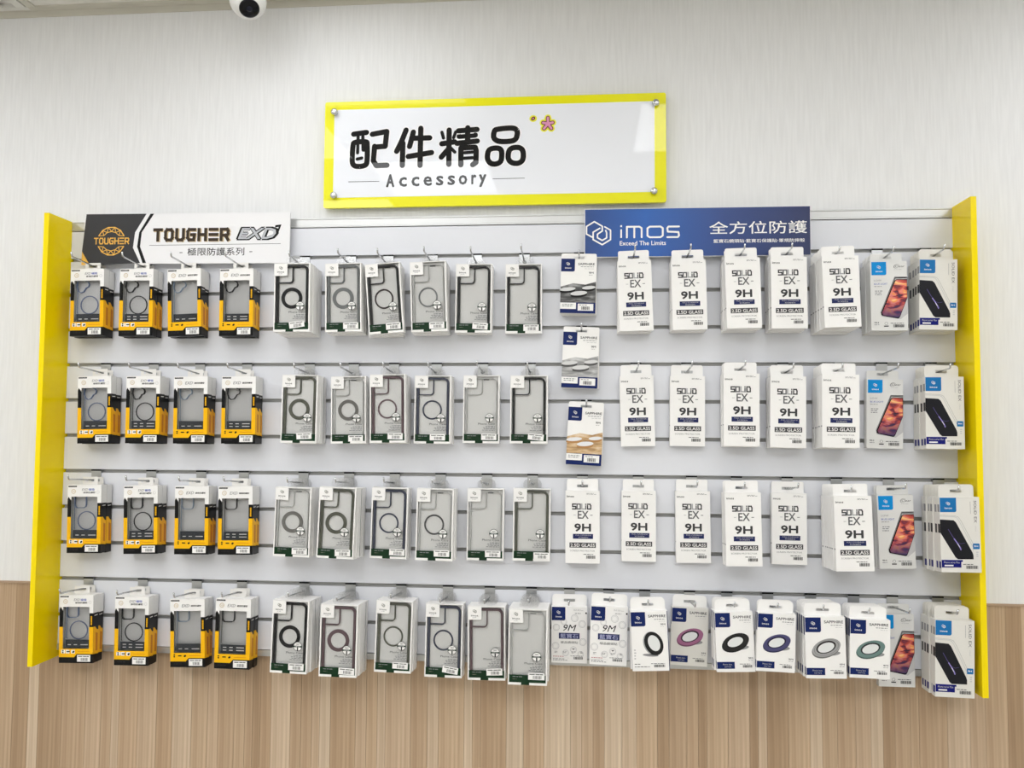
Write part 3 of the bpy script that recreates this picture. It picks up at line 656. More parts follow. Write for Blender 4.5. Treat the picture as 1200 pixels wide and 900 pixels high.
# ---- slim white case box with clear front
g = Face('P')
def p_open(b):
    shell(b, g, WHITE, front=False); framed(b, g, (.035, .012, .965, .965), WHITE)
    b.rect(g.x(.02), g.z(.99), g.x(.98), g.z(.01), -.014, CARDIN)
    y = -g.D
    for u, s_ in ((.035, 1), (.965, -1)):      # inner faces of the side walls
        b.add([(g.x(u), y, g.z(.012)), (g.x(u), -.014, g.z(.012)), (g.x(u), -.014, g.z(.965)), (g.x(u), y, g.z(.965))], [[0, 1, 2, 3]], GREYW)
def p_plain(b): shell(b, g, WHITE)
def p_plain_dark(b):
    shell(b, g, WHITE)
    for sx in (-1, 1):
        x = sx * (g.W / 2 + .0002); b.add([(x, -g.D, g.z(.01)), (x, -g.D * .86, g.z(.01)), (x, -g.D * .86, g.z(.99)), (x, -g.D, g.z(.99))], [[0, 1, 2, 3]], EBLK)
PC = dict(black=mat('black_bumper', (30, 31, 34), .35), grey=mat('grey_bumper', (134, 137, 138), .4), brown=mat('brown_black_bumper', (62, 50, 50), .35), clear=mat('clear_bumper', (214, 214, 212), .2),
          olive=mat('olive_bumper', (104, 106, 94), .4), mauve=mat('mauve_bumper', (116, 94, 100), .4), navy=mat('navy_bumper', (72, 77, 96), .4), dgrey=mat('dark_grey_ring', (84, 84, 86), .4), mgrey=mat('mid_grey_ring', (128, 126, 122), .4))
def p_bump(c):
    def fn(b):
        P = [(g.x(a), g.z(v)) for a, v in ((.09, .90), (.09, .06))] + rrect(g.x(.09), g.z(.95), g.x(.90), g.z(.05), .011, 5)[12:18][::-1][:0]
        # closed bumper outline
        O = rrect(g.x(.09), g.z(.93), g.x(.91), g.z(.045), .012, 5)
        b.band(O, .0058 if c != 'clear' else .0024, -.022, -.0145, PC[c], closed=True)
    return fn
def p_camrim(c):
    def fn(b):
        P = [(g.x(.51), g.z(.06)), (g.x(.51), g.z(.24))] + [(g.x(.51) - .008 + .008 * math.cos(math.radians(a)), g.z(.24) - .008 * math.sin(math.radians(a))) for a in (22, 45, 67, 90)] + [(g.x(.12), g.z(.24) - .008)]
        b.band(P, .0024 if c != 'clear' else .0014, -.022, -.0145, PC[c])
        b.box(g.x(.55), g.x(.70), -.0165, -.006, g.z(.067), g.z(.055), PC['dgrey' if c == 'clear' else c])
    return fn
def p_badge(b):
    cx, cz, r, y = g.x(.73), g.z(.625), .0118, -g.D + .0002
    b.ann(cx, cz, r * .97, r * .97, 0, y + .00015, STICK, n=24); b.ann(cx, cz, r, r, 0, y, PC['dgrey'], .0105, .0105, n=24); b.rect(cx - r, cz - .0022, cx + r, cz + .0018, y - .0001, mat('badge_green', (40, 62, 50), .4))
    b.rect(cx - .0016, cz - r, cx + .0016, cz - .0022, y - .0001, CHAR)
    b.text('DROP', cx - .007, cz - .0013, cx + .007, cz + .0009, y - .0003, STICK, off=.03); b.text('TEST', cx - .005, cz + .004, cx + .005, cz + .0072, y - .0003, CHAR, off=.03)
def p_text(b):
    ftext(b, g, 'Phone Case', .42, .70, .88, .728, INK, -2); flines(b, g, .5, .745, .88, .82, 4, LINK, -2, True)
def p_green(b):
    fpoly(b, g, [(.03, .867), (.97, .867), (.97, .968), (.55, .968), (.55, 1.0), (.34, 1.0), (.34, .968), (.03, .968)], GREEN); flines(b, g, .12, .885, .4, .905, 1, PC['grey']); flines(b, g, .12, .918, .28, .935, 1, PC['olive'])
def p_brand(b):
    frect(b, g, .0, 0.004, .37, .185, GREYW, 2); frect(b, g, .008, 0.008, .362, .18, STICK, 3); hexlogo(b, g.x(.19), g.z(.068), .0088, g.y(4), PC['olive'], 1.5); ftext(b, g, 'imos', .09, .115, .28, .138, CHAR, 4, off=.03)
    flines(b, g, .13, .148, .25, .158, 1, LINK, 4)
def p_tab(b):
    m = CLEARTAB; w = .024; T = [(-w, -g.t - .002), (w, -g.t - .002), (w, .004), (w - .006, .011), (.006, .012), (-.006, .012), (-w + .006, .011), (-w, .004)]
    O = []; n = 16
    for k in range(n):
        a = 2 * math.pi * k / n + .0001; best = None
        dx, dz = math.cos(a), math.sin(a)
        for (p, q) in zip(T, T[1:] + T[:1]):
            ex, ez = q[0] - p[0], q[1] - p[1]; den = dx * ez - dz * ex
            if abs(den) < 1e-12: continue
            t = (p[0] * ez - p[1] * ex) / den; u = (p[0] * dz - p[1] * dx) / den
            if t > 0 and -1e-6 <= u <= 1 + 1e-6: best = t
        O.append((dx * best, dz * best))
    b.ringp(O, [(.0045 * math.cos(2 * math.pi * k / n), -.0018 + .0042 * math.sin(2 * math.pi * k / n)) for k in range(n)], -.0006, 0, m)
def p_package(n, root, spec, front, dark):
    if not front: part('carton', ('Pp', dark), root, p_plain_dark if dark else p_plain)
    else:
        bump, ring, rot, su, sv = spec
        part('carton', 'Po', root, p_open)
        cs = part('phone_case', 'Pca', root, lambda b: b.rect(g.x(.09), g.z(.92), g.x(.91), g.z(.05), -.0149, PLATE))
        part('bumper', ('Pb', bump), cs, p_bump(bump)); part('camera_rim', ('Pr', bump), cs, p_camrim(bump))
        if ring:
            rc, thick = ring
            part('magnet_ring', ('Pm', ring), cs, lambda b: b.ann(g.x(.475), g.z(.505), .0285 if thick else .0262, .0285 if thick else .0262, 0, -.0166, PC[rc], .0195 if thick else .0222, .0195 if thick else .0222, n=40, y1=-.015))
        part('window_film', 'Pw', root, lambda b: b.rect(g.x(.035), g.z(.965), g.x(.965), g.z(.012), -g.D + .0008, FILM))
        part('drop_test_badge', 'Pbd', root, p_badge); part('small_print', 'Pt', root, p_text)
        part('green_band', 'Pg', root, p_green); part('brand_sticker', 'Pbs', root, p_brand)
        part('price_sticker', ('Ps', rot, su, sv), root, lambda b: sticker(b, g, su, sv, .42, .092, rot))
    part('hang_tab', 'Ptab', root, p_tab, label='clear plastic hang tab')
# ---- thin cartons (printed fronts)
def corner_logo(b, f, u0, v0, u1_, v1, m):
    b.sec('brand_corner')
    r = .0045; P = rrect(f.x(u0), f.z(v1), f.x(u1_), f.z(v0), r, 4, (0, 1, 0, 0)); b.poly(P, f.y(1), m)
    cx = (f.x(u0) + f.x(u1_)) / 2; h = (v1 - v0); hexlogo(b, cx, f.z(v0 + h * .4), .0085, f.y(2), STICK, 1.4)
    ftext(b, f, 'imos', u0 + (u1_ - u0) * .28, v0 + h * .66, u0 + (u1_ - u0) * .74, v0 + h * .78, STICK, off=.03); b.sec()
def tinyprice(b, f, u, v, w_=.3):
    b.sec('price_sticker'); flines(b, f, u, v, u + w_, v + .018, 1, INK, 3); fbar(b, f, u + .08, v + .024, u + .08 + w_ * .72, v + .066, k=3); b.sec()
SIL = [mat('metallic_dark_ink', (60, 60, 62), .35), mat('metallic_mid_ink', (104, 104, 106), .35), mat('metallic_pale_ink', (172, 172, 174), .35)]
def s_print(b):
    f = Face('S')
    ftext(b, f, 'imos', .04, .062, .25, .09, CHAR, off=.03); flines(b, f, .62, .028, .9, .052, 2, LINK)
    x = f.x(.21); cw = .0085; h = .0142; z = f.z(.255); w_ = .0031; y = f.y(2)
    Ls = [([[(1, 1), (0, 1), (0, .5), (1, .5), (1, 0), (0, 0)]], 0), ([[(0, 0), (0, 1), (1, 1), (1, 0), (0, 0)]], 1), ([[(0, 1), (0, 0), (.8, 0)]], 2), ([[(0, 0), (0, .62)], [(0, .95), (0, 1)]], 1), ([[(0, 1), (.8, 1), (1, .7), (1, 0), (0, 0)], [(0, .2), (0, .7)]], 0)]
    xs_ = [0, .0118, .0242, .0345, .0392]
    for (L, mi_), dx in zip(Ls, xs_):
        for q in L: b.stroke([(x + dx + a * (cw if L is not Ls[3][0] else 0), z + .001 + c * (h - .002)) for a, c in q], w_, y, SIL[mi_], 'sq')
    ftext(b, f, 'EX', .36, .275, .68, .385, SIL[1], off=.04); b.stroke([(f.x(.24), f.z(.335)), (f.x(.30), f.z(.335))], .0012, y, SIL[2]); b.stroke([(f.x(.73), f.z(.335)), (f.x(.79), f.z(.335))], .0016, y, SIL[1])
    ftext(b, f, '9H', .26, .45, .75, .563, mat('graphite_ink', (64, 64, 66), .4), off=.08)
    b.sec('navy_label'); frect(b, f, .22, .595, .81, .662, NAVYB, 1); ftext(b, f, 'FULL COVERAGE', .3, .605, .76, .621, FAINT, off=.0); ftext(b, f, 'SCREEN', .38, .634, .66, .65, FAINT)
    b.sec('glass_label'); frect(b, f, .12, .715, .89, .785, INK, 1); ftext(b, f, '2.5D GLASS', .15, .728, .86, .774, STICK, off=.03); b.sec()
    ftext(b, f, 'SCREEN PROTECTOR', .14, .817, .86, .838, LINK, off=.005); tinyprice(b, f, .53, .868, .36)
def b_print(b):
    f = Face('B'); corner_logo(b, f, .035, .008, .44, .2, SKY)
    b.ann(f.x(.72), f.z(.075), .0075, .005, 20, f.y(2), INK, .0069, .0044, .0006, 0, 18); ftext(b, f, 'Clear', .68, .06, .94, .09, INK, shear=.2); flines(b, f, .66, .115, .92, .13, 1, FAINT)
    ftext(b, f, 'LOW', .1, .265, .3, .29, LINK); ftext(b, f, 'BLUE LIGHT', .1, .315, .46, .34, CYAN); flines(b, f, .1, .36, .42, .372, 1, INK); flines(b, f, .12, .42, .32, .5, 3, LINK)
    b.sec('phone_picture'); fpoly(b, f, [(.66, .225), (1, .225), (1, .25), (.68, .25), (.28, .75), (.25, .745)], LINK, 1); fpoly(b, f, [(.675, .235), (1, .235), (1, .76), (.8, .84), (.28, .80), (.26, .755)], FAINT, 1)
    fpoly(b, f, [(.72, .262), (1, .262), (1, .53), (.79, .8), (.76, .825), (.72, .83), (.31, .79), (.275, .775), (.27, .745), (.66, .28)], BLACK, 2)
    fpoly(b, f, [(.725, .272), (.99, .272), (.99, .53), (.78, .79), (.74, .815), (.33, .78), (.3, .745), (.68, .285)], LAVA, 3); b.sec()
    ftext(b, f, '9H', .08, .875, .2, .9, INK, off=.04); flines(b, f, .08, .91, .22, .93, 1, LINK); frect(b, f, .34, .93, .47, .945, CHAR); b.ann(f.x(.405), f.z(.9), .004, .004, 0, f.y(2), INK, .0034, .0034, n=14); tinyprice(b, f, .52, .89, .4)
def a_print(b):
    f = Face('A'); corner_logo(b, f, .01, .008, .42, .2, MIDB)
    b.text('SOLID EX', f.x(.855), f.z(.34), f.x(.925), f.z(.045), f.y(2), INK, vert=True); b.text('clear', f.x(.87), f.z(.46), f.x(.91), f.z(.38), f.y(2), FAINT, vert=True)
    b.stroke([(f.x(.77), f.z(.06)), (f.x(.77), f.z(.22))], .0008, f.y(2), LINK)
    b.sec('phone_picture'); b.stroke(f.p([(.005, .255), (.36, .262), (.42, .275), (.47, .31), (.80, .66), (.80, .72)]), .0012, f.y(2), FAINT); b.stroke(f.p([(.005, .24), (.38, .25), (.46, .265), (.52, .31), (.83, .64)]), .0006, f.y(2), LINK)
    fpoly(b, f, [(.0, .298), (.34, .308), (.40, .335), (.79, .735), (.81, .77), (.81, .825), (.42, .826), (.36, .80), (.0, .475)], mat('black_screen_print', (26, 26, 32), .3), 1)
    V = mat('violet_streak', (150, 140, 214), .4)
    b.stroke(f.p([(.2, .43), (.3, .52), (.44, .62), (.52, .69)]), .0014, f.y(2), mat('violet_dim', (82, 74, 130), .4)); b.stroke(f.p([(.34, .555), (.40, .60), (.47, .66), (.5, .70)]), .0022, f.y(3), V); b.stroke(f.p([(.38, .59), (.5, .62), (.6, .61)]), .0008, f.y(2), mat('violet_dim', (82, 74, 130), .4)); b.stroke(f.p([(.42, .62), (.47, .665)]), .0011, f.y(4), STICK); b.sec('grade_mark')
    b.poly(rrect(f.x(.8), f.z(.69), f.x(.97), f.z(.615), .002, 3), f.y(1), MIDB); ftext(b, f, '9H', .83, .64, .93, .662, STICK, off=.04); b.sec('series_label')
    frect(b, f, .01, .835, .5, .935, IBLUE, 1); frect(b, f, .48, .835, .54, .86, IBLUE, 1); ftext(b, f, 'Phone series Max', .07, .855, .46, .88, FAINT, off=.0); frect(b, f, .08, .9, .3, .918, STICK, 2); b.sec(); flines(b, f, .88, .72, .94, .8, 3, FAINT); tinyprice(b, f, .54, .885, .4)
def n_print(b):
    f = Face('N'); corner_logo(b, f, .01, .005, .39, .245, NAVY); flines(b, f, .62, .04, .92, .07, 2, FAINT); flines(b, f, .66, .1, .9, .125, 2, LINK); frect(b, f, .95, .09, .99, .12, BLACK)
    for u, v, r in ((.65, .2, .0095), (.86, .3, .0095), (.14, .37, .009), (.35, .27, .008), (.88, .62, .0095), (.12, .7, .0095), (.4, .82, .0085), (.62, .76, .0085), (.82, .84, .008)):
        b.ann(f.x(u), f.z(v), r, r, 0, f.y(1), FAINT, r * .88, r * .88, n=24); b.ann(f.x(u), f.z(v), r * .7, r * .7, 0, f.y(1), FAINT, r * .64, r * .64, n=20)
    ftext(b, f, '9M', .33, .315, .7, .43, CHAR, off=.0, shear=.3); b.sec('title_label'); frect(b, f, .21, .465, .79, .57, NAVYB, 1)
    ftext(b, f, '藍寶石', .25, .478, .75, .558, mat('lilac_ink', (176, 180, 214), .4), 2, off=.01); b.sec(); ftext(b, f, '極品鏡頭貼', .26, .61, .74, .655, INK, 2, off=.0)
    for u in (.14, .38, .62, .86): flines(b, f, u - .05, .79, u + .06, .83, 2, LINK, 2)
    b.poly(ccw(f.p([(.58, .74), (.66, .74), (.62, .765)])), f.y(3), CHAR); flines(b, f, .05, .875, .48, .9, 1, REDINK); frect(b, f, .04, .91, .5, .912, LINK); flines(b, f, .05, .92, .46, .965, 2, LINK); tinyprice(b, f, .54, .865, .36)
RCOL = {2: ((158, 102, 136), (62, 46, 58)), 3: ((38, 38, 38), (20, 20, 20)), 4: ((76, 74, 114), (44, 40, 66)), 5: ((160, 160, 160), (44, 40, 40)), 6: ((108, 134, 130), (48, 52, 54))}
def r_print(col):
    def fn(b):
        f = Face('R'); corner_logo(b, f, .01, .01, .40, .25, NAVY); ftext(b, f, 'SAPPHIRE', .48, .058, .95, .103, INK, off=.04); flines(b, f, .6, .125, .93, .15, 1, LINK, 2, True); flines(b, f, .7, .165, .93, .18, 1, FAINT, 2, True)
        if col == 1:
            ftext(b, f, '9M', .8, .205, .93, .235, INK, off=.03); flines(b, f, .8, .25, .92, .265, 1, FAINT)
            b.sec('ring_picture'); cx, cz = f.x(.60), f.z(.54); b.ann(f.x(.5), f.z(.735), .020, .0035, -4, f.y(1), LINK); b.ann(cx - .0022, cz - .0004, .0238, .0305, 24, f.y(1), mat('ring_silver_side', (170, 172, 172), .35)); b.ann(cx, cz, .0228, .0300, 24, f.y(2), mat('ring_black', (30, 30, 31), .4), .0142, .0205, .0006, .0008)
            b.ann(cx + .0006, cz + .0008, .0142, .0205, 24, f.y(3), mat('ring_glass_print', (226, 228, 228), .3)); b.sec(); flines(b, f, .06, .63, .12, .82, 4, FAINT); flines(b, f, .06, .875, .3, .897, 1, CHAR); flines(b, f, .06, .92, .55, .94, 1, CHAR); tinyprice(b, f, .5, .87, .4)
            frect(b, f, .985, 0.0, 1.0, 1.0, NAVY, 2)
        else:
            c, d = RCOL[col]; M1 = mat('ring_print_%d' % col, c, .35); M2 = mat('ring_inner_print_%d' % col, d, .35); M3 = mat('ring_side_print_%d' % col, tuple(int(v * .72) for v in c), .35)
            b.sec('ring_picture'); cx, cz = f.x(.52), f.z(.5); b.ann(cx + .012, cz - .0135, .020, .0055, 4, f.y(1), LINK); b.ann(cx - .0012, cz - .0030, .0345, .0205, 20, f.y(2), M3); b.ann(cx, cz, .0345, .0200, 20, f.y(3), M1)
            b.ann(cx - .001, cz + .0012, .0240, .0140, 20, f.y(4), M2); b.ann(cx - .001, cz + .0004, .0200, .0110, 20, f.y(5), mat('ring_glass_print', (226, 228, 228), .3))
            if col == 5: b.ann(cx, cz, .0300, .0172, 20, f.y(4) + .0001, M3, .0290, .0166)
            b.sec(); ftext(b, f, '9M', .83, .755, .95, .785, INK, off=.03); flines(b, f, .83, .8, .95, .815, 1, LINK); b.sec('series_label'); frect(b, f, .01, .83, .47, .945, NAVY, 1); ftext(b, f, 'Phone lens', .16, .86, .4, .885, FAINT); ftext(b, f, 'series', .2, .9, .38, .92, FAINT); b.sec(); tinyprice(b, f, .6, .86, .34)
    return fn
def l_print(v):
    def fn(b):
        f = Face('L'); corner_logo(b, f, 0, .09, .39, .305, NAVY); ftext(b, f, 'SAPPHIRE', .48, .158, .95, .197, INK, off=.04); flines(b, f, .52, .215, .93, .235, 1, LINK, 2, True); flines(b, f, .66, .25, .93, .265, 1, FAINT, 2, True)
        ftext(b, f, '9M', .79, .305, .92, .34, CHAR, off=.03); flines(b, f, .8, .355, .92, .37, 1, LINK)
        b.sec('lens_picture'); fpoly(b, f, [(0, .56), (.35, .50), (.7, .52), (1, .47), (1, .82), (0, .82)], PHOTO[v], 1)
        G1 = (mat('lens_rim_pale', (214, 214, 214), .3), mat('lens_rim_pale', (214, 214, 214), .3), mat('lens_rim_white', (232, 232, 234), .3))[v]; G2 = (BLACK, mat('lens_rim_dark', (84, 84, 84), .35), mat('lens_rim_tan', (180, 134, 84), .35))[v]
        for u, vv, a, c in ((.2, .60, .021, .0048), (.86, .57, .018, .0045), (.52, .665, .022, .0058)):
            b.ann(f.x(min(u, .8)), f.z(vv + .03), min(a, (1 - min(u, .8)) * f.W * .98), c * 1.1, 6, f.y(2), G2); b.ann(f.x(min(u, .8)), f.z(vv), min(a, (1 - min(u, .8)) * f.W * .95), c, 6, f.y(3), G1)
        b.sec('navy_base_print'); frect(b, f, 0, .82, 1, 1, NAVY, 4); frect(b, f, 0, .825, .45, .93, STICK, 5); flines(b, f, .06, .845, .4, .9, 2, LINK, 6)
        b.sec('price_sticker'); frect(b, f, .5, .84, .94, .955, STICK, 5); flines(b, f, .54, .855, .88, .872, 1, INK, 6); fbar(b, f, .6, .885, .84, .94, k=6); b.sec('navy_base_print')
        D = f.D
        for sx in (-1, 1):
            x = sx * (f.W / 2 + .0002); P = [(x, -D, f.z(.82)), (x, 0, f.z(.82)), (x, 0, f.z(1)), (x, -D, f.z(1))]; b.add(P, [[0, 1, 2, 3]], NAVY)
    return fn
def thin(kind, front, root, pkey, pfn, cm, tabw, tabtop, slot, cut=.005, side=None):
    f = Face(kind)
    def cart(b):
        if kind == 'L':
            x0, x1, z0, z1, D = f.x(0), f.x(1), f.z(1), f.z(.14), f.D; b.box(x0, x1, -D, 0, z0, z1, cm)
        else: shell(b, f, cm)
        if side:
            for sx in (-1, 1):
                x = sx * (f.W / 2 + .0002)
                for v0, v1, m in side: b.add([(x, -f.D, f.z(v0)), (x, -f.D * .35, f.z(v0)), (x, -f.D * .35, f.z(v1)), (x, -f.D, f.z(v1))], [[0, 1, 2, 3]], m)
    part('carton', (kind, cm.name, str(side)), root, cart)
    if kind == 'L': part('hang_tab', 'Lt', root, lambda b: tab(b, f.W, f.z(.14), .0095, .03, cm, .004, y0=-f.D, y1=-f.D + .0008))
    else: part('hang_tab', (kind, 't'), root, lambda b: tab(b, tabw, -f.t, tabtop, slot, cm, cut))
    if front: part('printed_front', pkey, root, pfn)
# ================================================================ what hangs where: kind, row, column, hook x, hook z, roll, count, width and height scale, y of the front package's back
ITEMS = [
 ('E', 1, 1, 0.0859, 1.9156, 0.8, 2, 1.031, 1.024, -0.031),
 ('E', 1, 2, 0.2296, 1.914, 0.3, 2, 1.027, 1.018, -0.031),
 ('E', 1, 3, 0.3657, 1.9125, 2.0, 2, 1.012, 1.014, -0.031),
 ('E', 1, 4, 0.5162, 1.9116, 0.5, 2, 1.009, 1.011, -0.031),
 ('E', 2, 1, 0.1169, 1.6159, 1.3, 2, 1.022, 1.011, -0.031),
 ('E', 2, 2, 0.2583, 1.6159, 0.4, 2, 1.026, 1.005, -0.031),
 ('E', 2, 3, 0.3939, 1.6146, 0.6, 2, 1.016, 0.996, -0.031),
 ('E', 2, 4, 0.5297, 1.6153, 0.5, 2, 1.01, 0.995, -0.031),
 ('E', 3, 1, 0.0989, 1.3161, 0.9, 2, 1.028, 1.011, -0.031),
 ('E', 3, 2, 0.2599, 1.3156, 1.4, 2, 1.022, 1.004, -0.031),
 ('E', 3, 3, 0.4054, 1.316, 0.7, 2, 1.011, 0.999, -0.031),
 ('E', 3, 4, 0.5278, 1.3165, 0.8, 2, 1.015, 0.994, -0.031),
 ('E', 4, 1, 0.0867, 1.0164, 1.2, 2, 1.025, 0.993, -0.031),
 ('E', 4, 2, 0.2453, 1.0162, 0.7, 2, 1.019, 1.001, -0.031),
 ('E', 4, 3, 0.4009, 1.0129, 1.7, 2, 1.02, 0.983, -0.031),
 ('E', 4, 4, 0.5303, 1.0169, -0.4, 2, 1.033, 1.008, -0.031),
 ('P', 1, 1, 0.6895, 1.9145, 0.3, 4, 1.01, 0.998, -0.079),
 ('P', 1, 2, 0.8208, 1.918, 1.1, 3, 1.013, 1.004, -0.0545),
 ('P', 1, 3, 0.9266, 1.9171, 4.4, 3, 0.97, 1.026, -0.0545),
 ('P', 1, 4, 1.0502, 1.9203, 2.2, 3, 0.993, 1.02, -0.0545),
 ('P', 1, 5, 1.1727, 1.917, -0.5, 2, 1.003, 1.004, -0.03),
 ('P', 1, 6, 1.3038, 1.9204, 0.0, 1, 1.008, 1.019, -0.0055),
 ('P', 2, 1, 0.7091, 1.6169, -0.7, 3, 1.004, 0.987, -0.0545),
 ('P', 2, 2, 0.8335, 1.6151, 0.9, 2, 0.983, 0.981, -0.03),
 ('P', 2, 3, 0.9466, 1.6186, 0.9, 3, 0.988, 0.983, -0.0545),
 ('P', 2, 4, 1.0647, 1.617, -0.4, 2, 1.007, 0.984, -0.03),
 ('P', 2, 5, 1.1921, 1.6192, -0.3, 1, 1.004, 0.987, -0.0055),
 ('P', 2, 6, 1.3216, 1.6171, -0.2, 2, 1.015, 0.972, -0.03),
 ('P', 3, 1, 0.6975, 1.3173, -1.2, 3, 1.009, 0.992, -0.0545),
 ('P', 3, 2, 0.8256, 1.3205, -1.9, 4, 1.007, 1.001, -0.079),
 ('P', 3, 3, 0.9529, 1.3183, -1.1, 2, 1.009, 1.016, -0.03),
 ('P', 3, 4, 1.079, 1.3186, -0.9, 3, 1.002, 1.012, -0.0545),
 ('P', 3, 5, 1.2057, 1.3174, -0.3, 1, 1.008, 1.03, -0.0055),
 ('P', 3, 6, 1.329, 1.3189, -0.4, 1, 1.016, 1.032, -0.0055),
 ('P', 4, 1, 0.706, 1.0253, -1.5, 4, 1.004, 1.013, -0.079),
 ('P', 4, 2, 0.8346, 1.0178, -0.8, 4, 1.016, 1.002, -0.079),
 ('P', 4, 3, 0.975, 1.0259, -1.4, 3, 0.991, 1.0, -0.0545),
 ('P', 4, 4, 1.1023, 1.0168, -0.8, 2, 1.011, 1.031, -0.03),
 ('P', 4, 5, 1.2154, 1.018, 0.5, 3, 1.002, 1.018, -0.0545),
 ('P', 4, 6, 1.3273, 1.0239, -0.5, 5, 1.005, 1.018, -0.1035),
 ('L', 1, 1, 1.4525, 1.9235, -1.5, 3, 1.002, 0.994, -0.0355),
 ('L', 2, 1, 1.459, 1.7268, -2.2, 2, 1.021, 1.015, -0.0205),
 ('L', 3, 1, 1.4723, 1.5266, -2.9, 2, 0.996, 1.037, -0.0205),
 ('S', 1, 1, 1.596, 1.9263, 1.9, 3, 0.981, 1.008, -0.0435),
 ('S', 1, 2, 1.7365, 1.9273, 1.1, 3, 0.997, 0.996, -0.0435),
 ('S', 1, 3, 1.8707, 1.9235, 1.4, 4, 0.984, 0.988, -0.0625),
 ('S', 1, 4, 1.9876, 1.9255, 0.2, 4, 1.006, 0.996, -0.0625),
 ('S', 1, 5, 2.1034, 1.9171, 1.6, 6, 0.988, 0.971, -0.1005),
 ('S', 2, 1, 1.604, 1.6235, 1.3, 1, 0.994, 1.012, -0.0055),
 ('S', 2, 2, 1.738, 1.6226, -0.5, 1, 1.01, 1.001, -0.0055),
 ('S', 2, 3, 1.87, 1.6268, -0.3, 3, 1.011, 1.015, -0.0435),
 ('S', 2, 4, 1.9877, 1.6196, -0.8, 3, 0.998, 0.992, -0.0435),
 ('S', 2, 5, 2.1064, 1.6215, -0.6, 5, 1.01, 0.994, -0.0815),
 ('S', 3, 1, 1.4622, 1.3198, 0.1, 2, 0.994, 1.02, -0.0245),
 ('S', 3, 2, 1.6096, 1.3195, -0.1, 1, 0.993, 0.996, -0.0055),
 ('S', 3, 3, 1.7492, 1.3208, 0.4, 1, 0.992, 1.006, -0.0055),
 ('S', 3, 4, 1.8653, 1.3231, 0.8, 3, 0.996, 0.997, -0.07),
 ('S', 3, 5, 1.9952, 1.3184, -0.4, 1, 0.99, 0.991, -0.0055),
 ('S', 3, 6, 2.1205, 1.3207, 1.4, 6, 1.003, 0.986, -0.112),
 ('B', 1, 1, 2.2333, 1.909, 0.3, 4, 0.983, 0.958, -0.0625),
 ('B', 2, 1, 2.2397, 1.613, -1.0, 1, 0.998, 0.969, -0.0055),
 ('B', 3, 1, 2.2515, 1.3178, 1.4, 2, 0.976, 1.003, -0.0245),
 ('B', 4, 1, 2.2552, 1.015, 0.1, 1, 0.973, 0.982, -0.0055),
 ('A', 1, 1, 2.3558, 1.9126, -1.2, 4, 0.97, 0.95, -0.0625),
 ('A', 2, 1, 2.3632, 1.616, -0.2, 4, 0.982, 0.958, -0.0625),
 ('A', 3, 1, 2.3755, 1.3198, 0.6, 6, 0.985, 0.964, -0.1005),
 ('A', 4, 1, 2.3673, 1.0201, -1.2, 5, 0.97, 0.983, -0.0815),
 ('N', 4, 1, 1.4283, 1.0136, -0.1, 1, 1.0, 1.002, -0.0055),
 ('N', 4, 2, 1.5317, 1.0296, -1.7, 1, 0.997, 1.005, -0.07),
 ('R', 4, 1, 1.626, 1.0274, 2.6, 2, 0.971, 0.994, -0.105),
 ('R', 4, 2, 1.7421, 1.0176, -2.1, 1, 1.001, 1.004, -0.0055),
 ('R', 4, 3, 1.8382, 1.0245, 2.2, 3, 0.997, 1.0, -0.077),
 ('R', 4, 4, 1.9424, 1.0257, -2.1, 2, 0.987, 0.963, -0.09),
 ('R', 4, 5, 2.051, 1.0255, 1.1, 5, 1.017, 1.007, -0.108),
 ('R', 4, 6, 2.1591, 1.0209, -1.3, 4, 1.006, 0.957, -0.108),
]
ROW = {1: 'top row', 2: 'second row', 3: 'third row', 4: 'bottom row'}
ORD = ['leftmost', 'second', 'third', 'fourth', 'fifth', 'sixth']
EDESC = {1: 'blue magnet ring', 2: 'black magnet ring', 3: 'pale blue ringless case', 4: 'black-rimmed ringless case'}
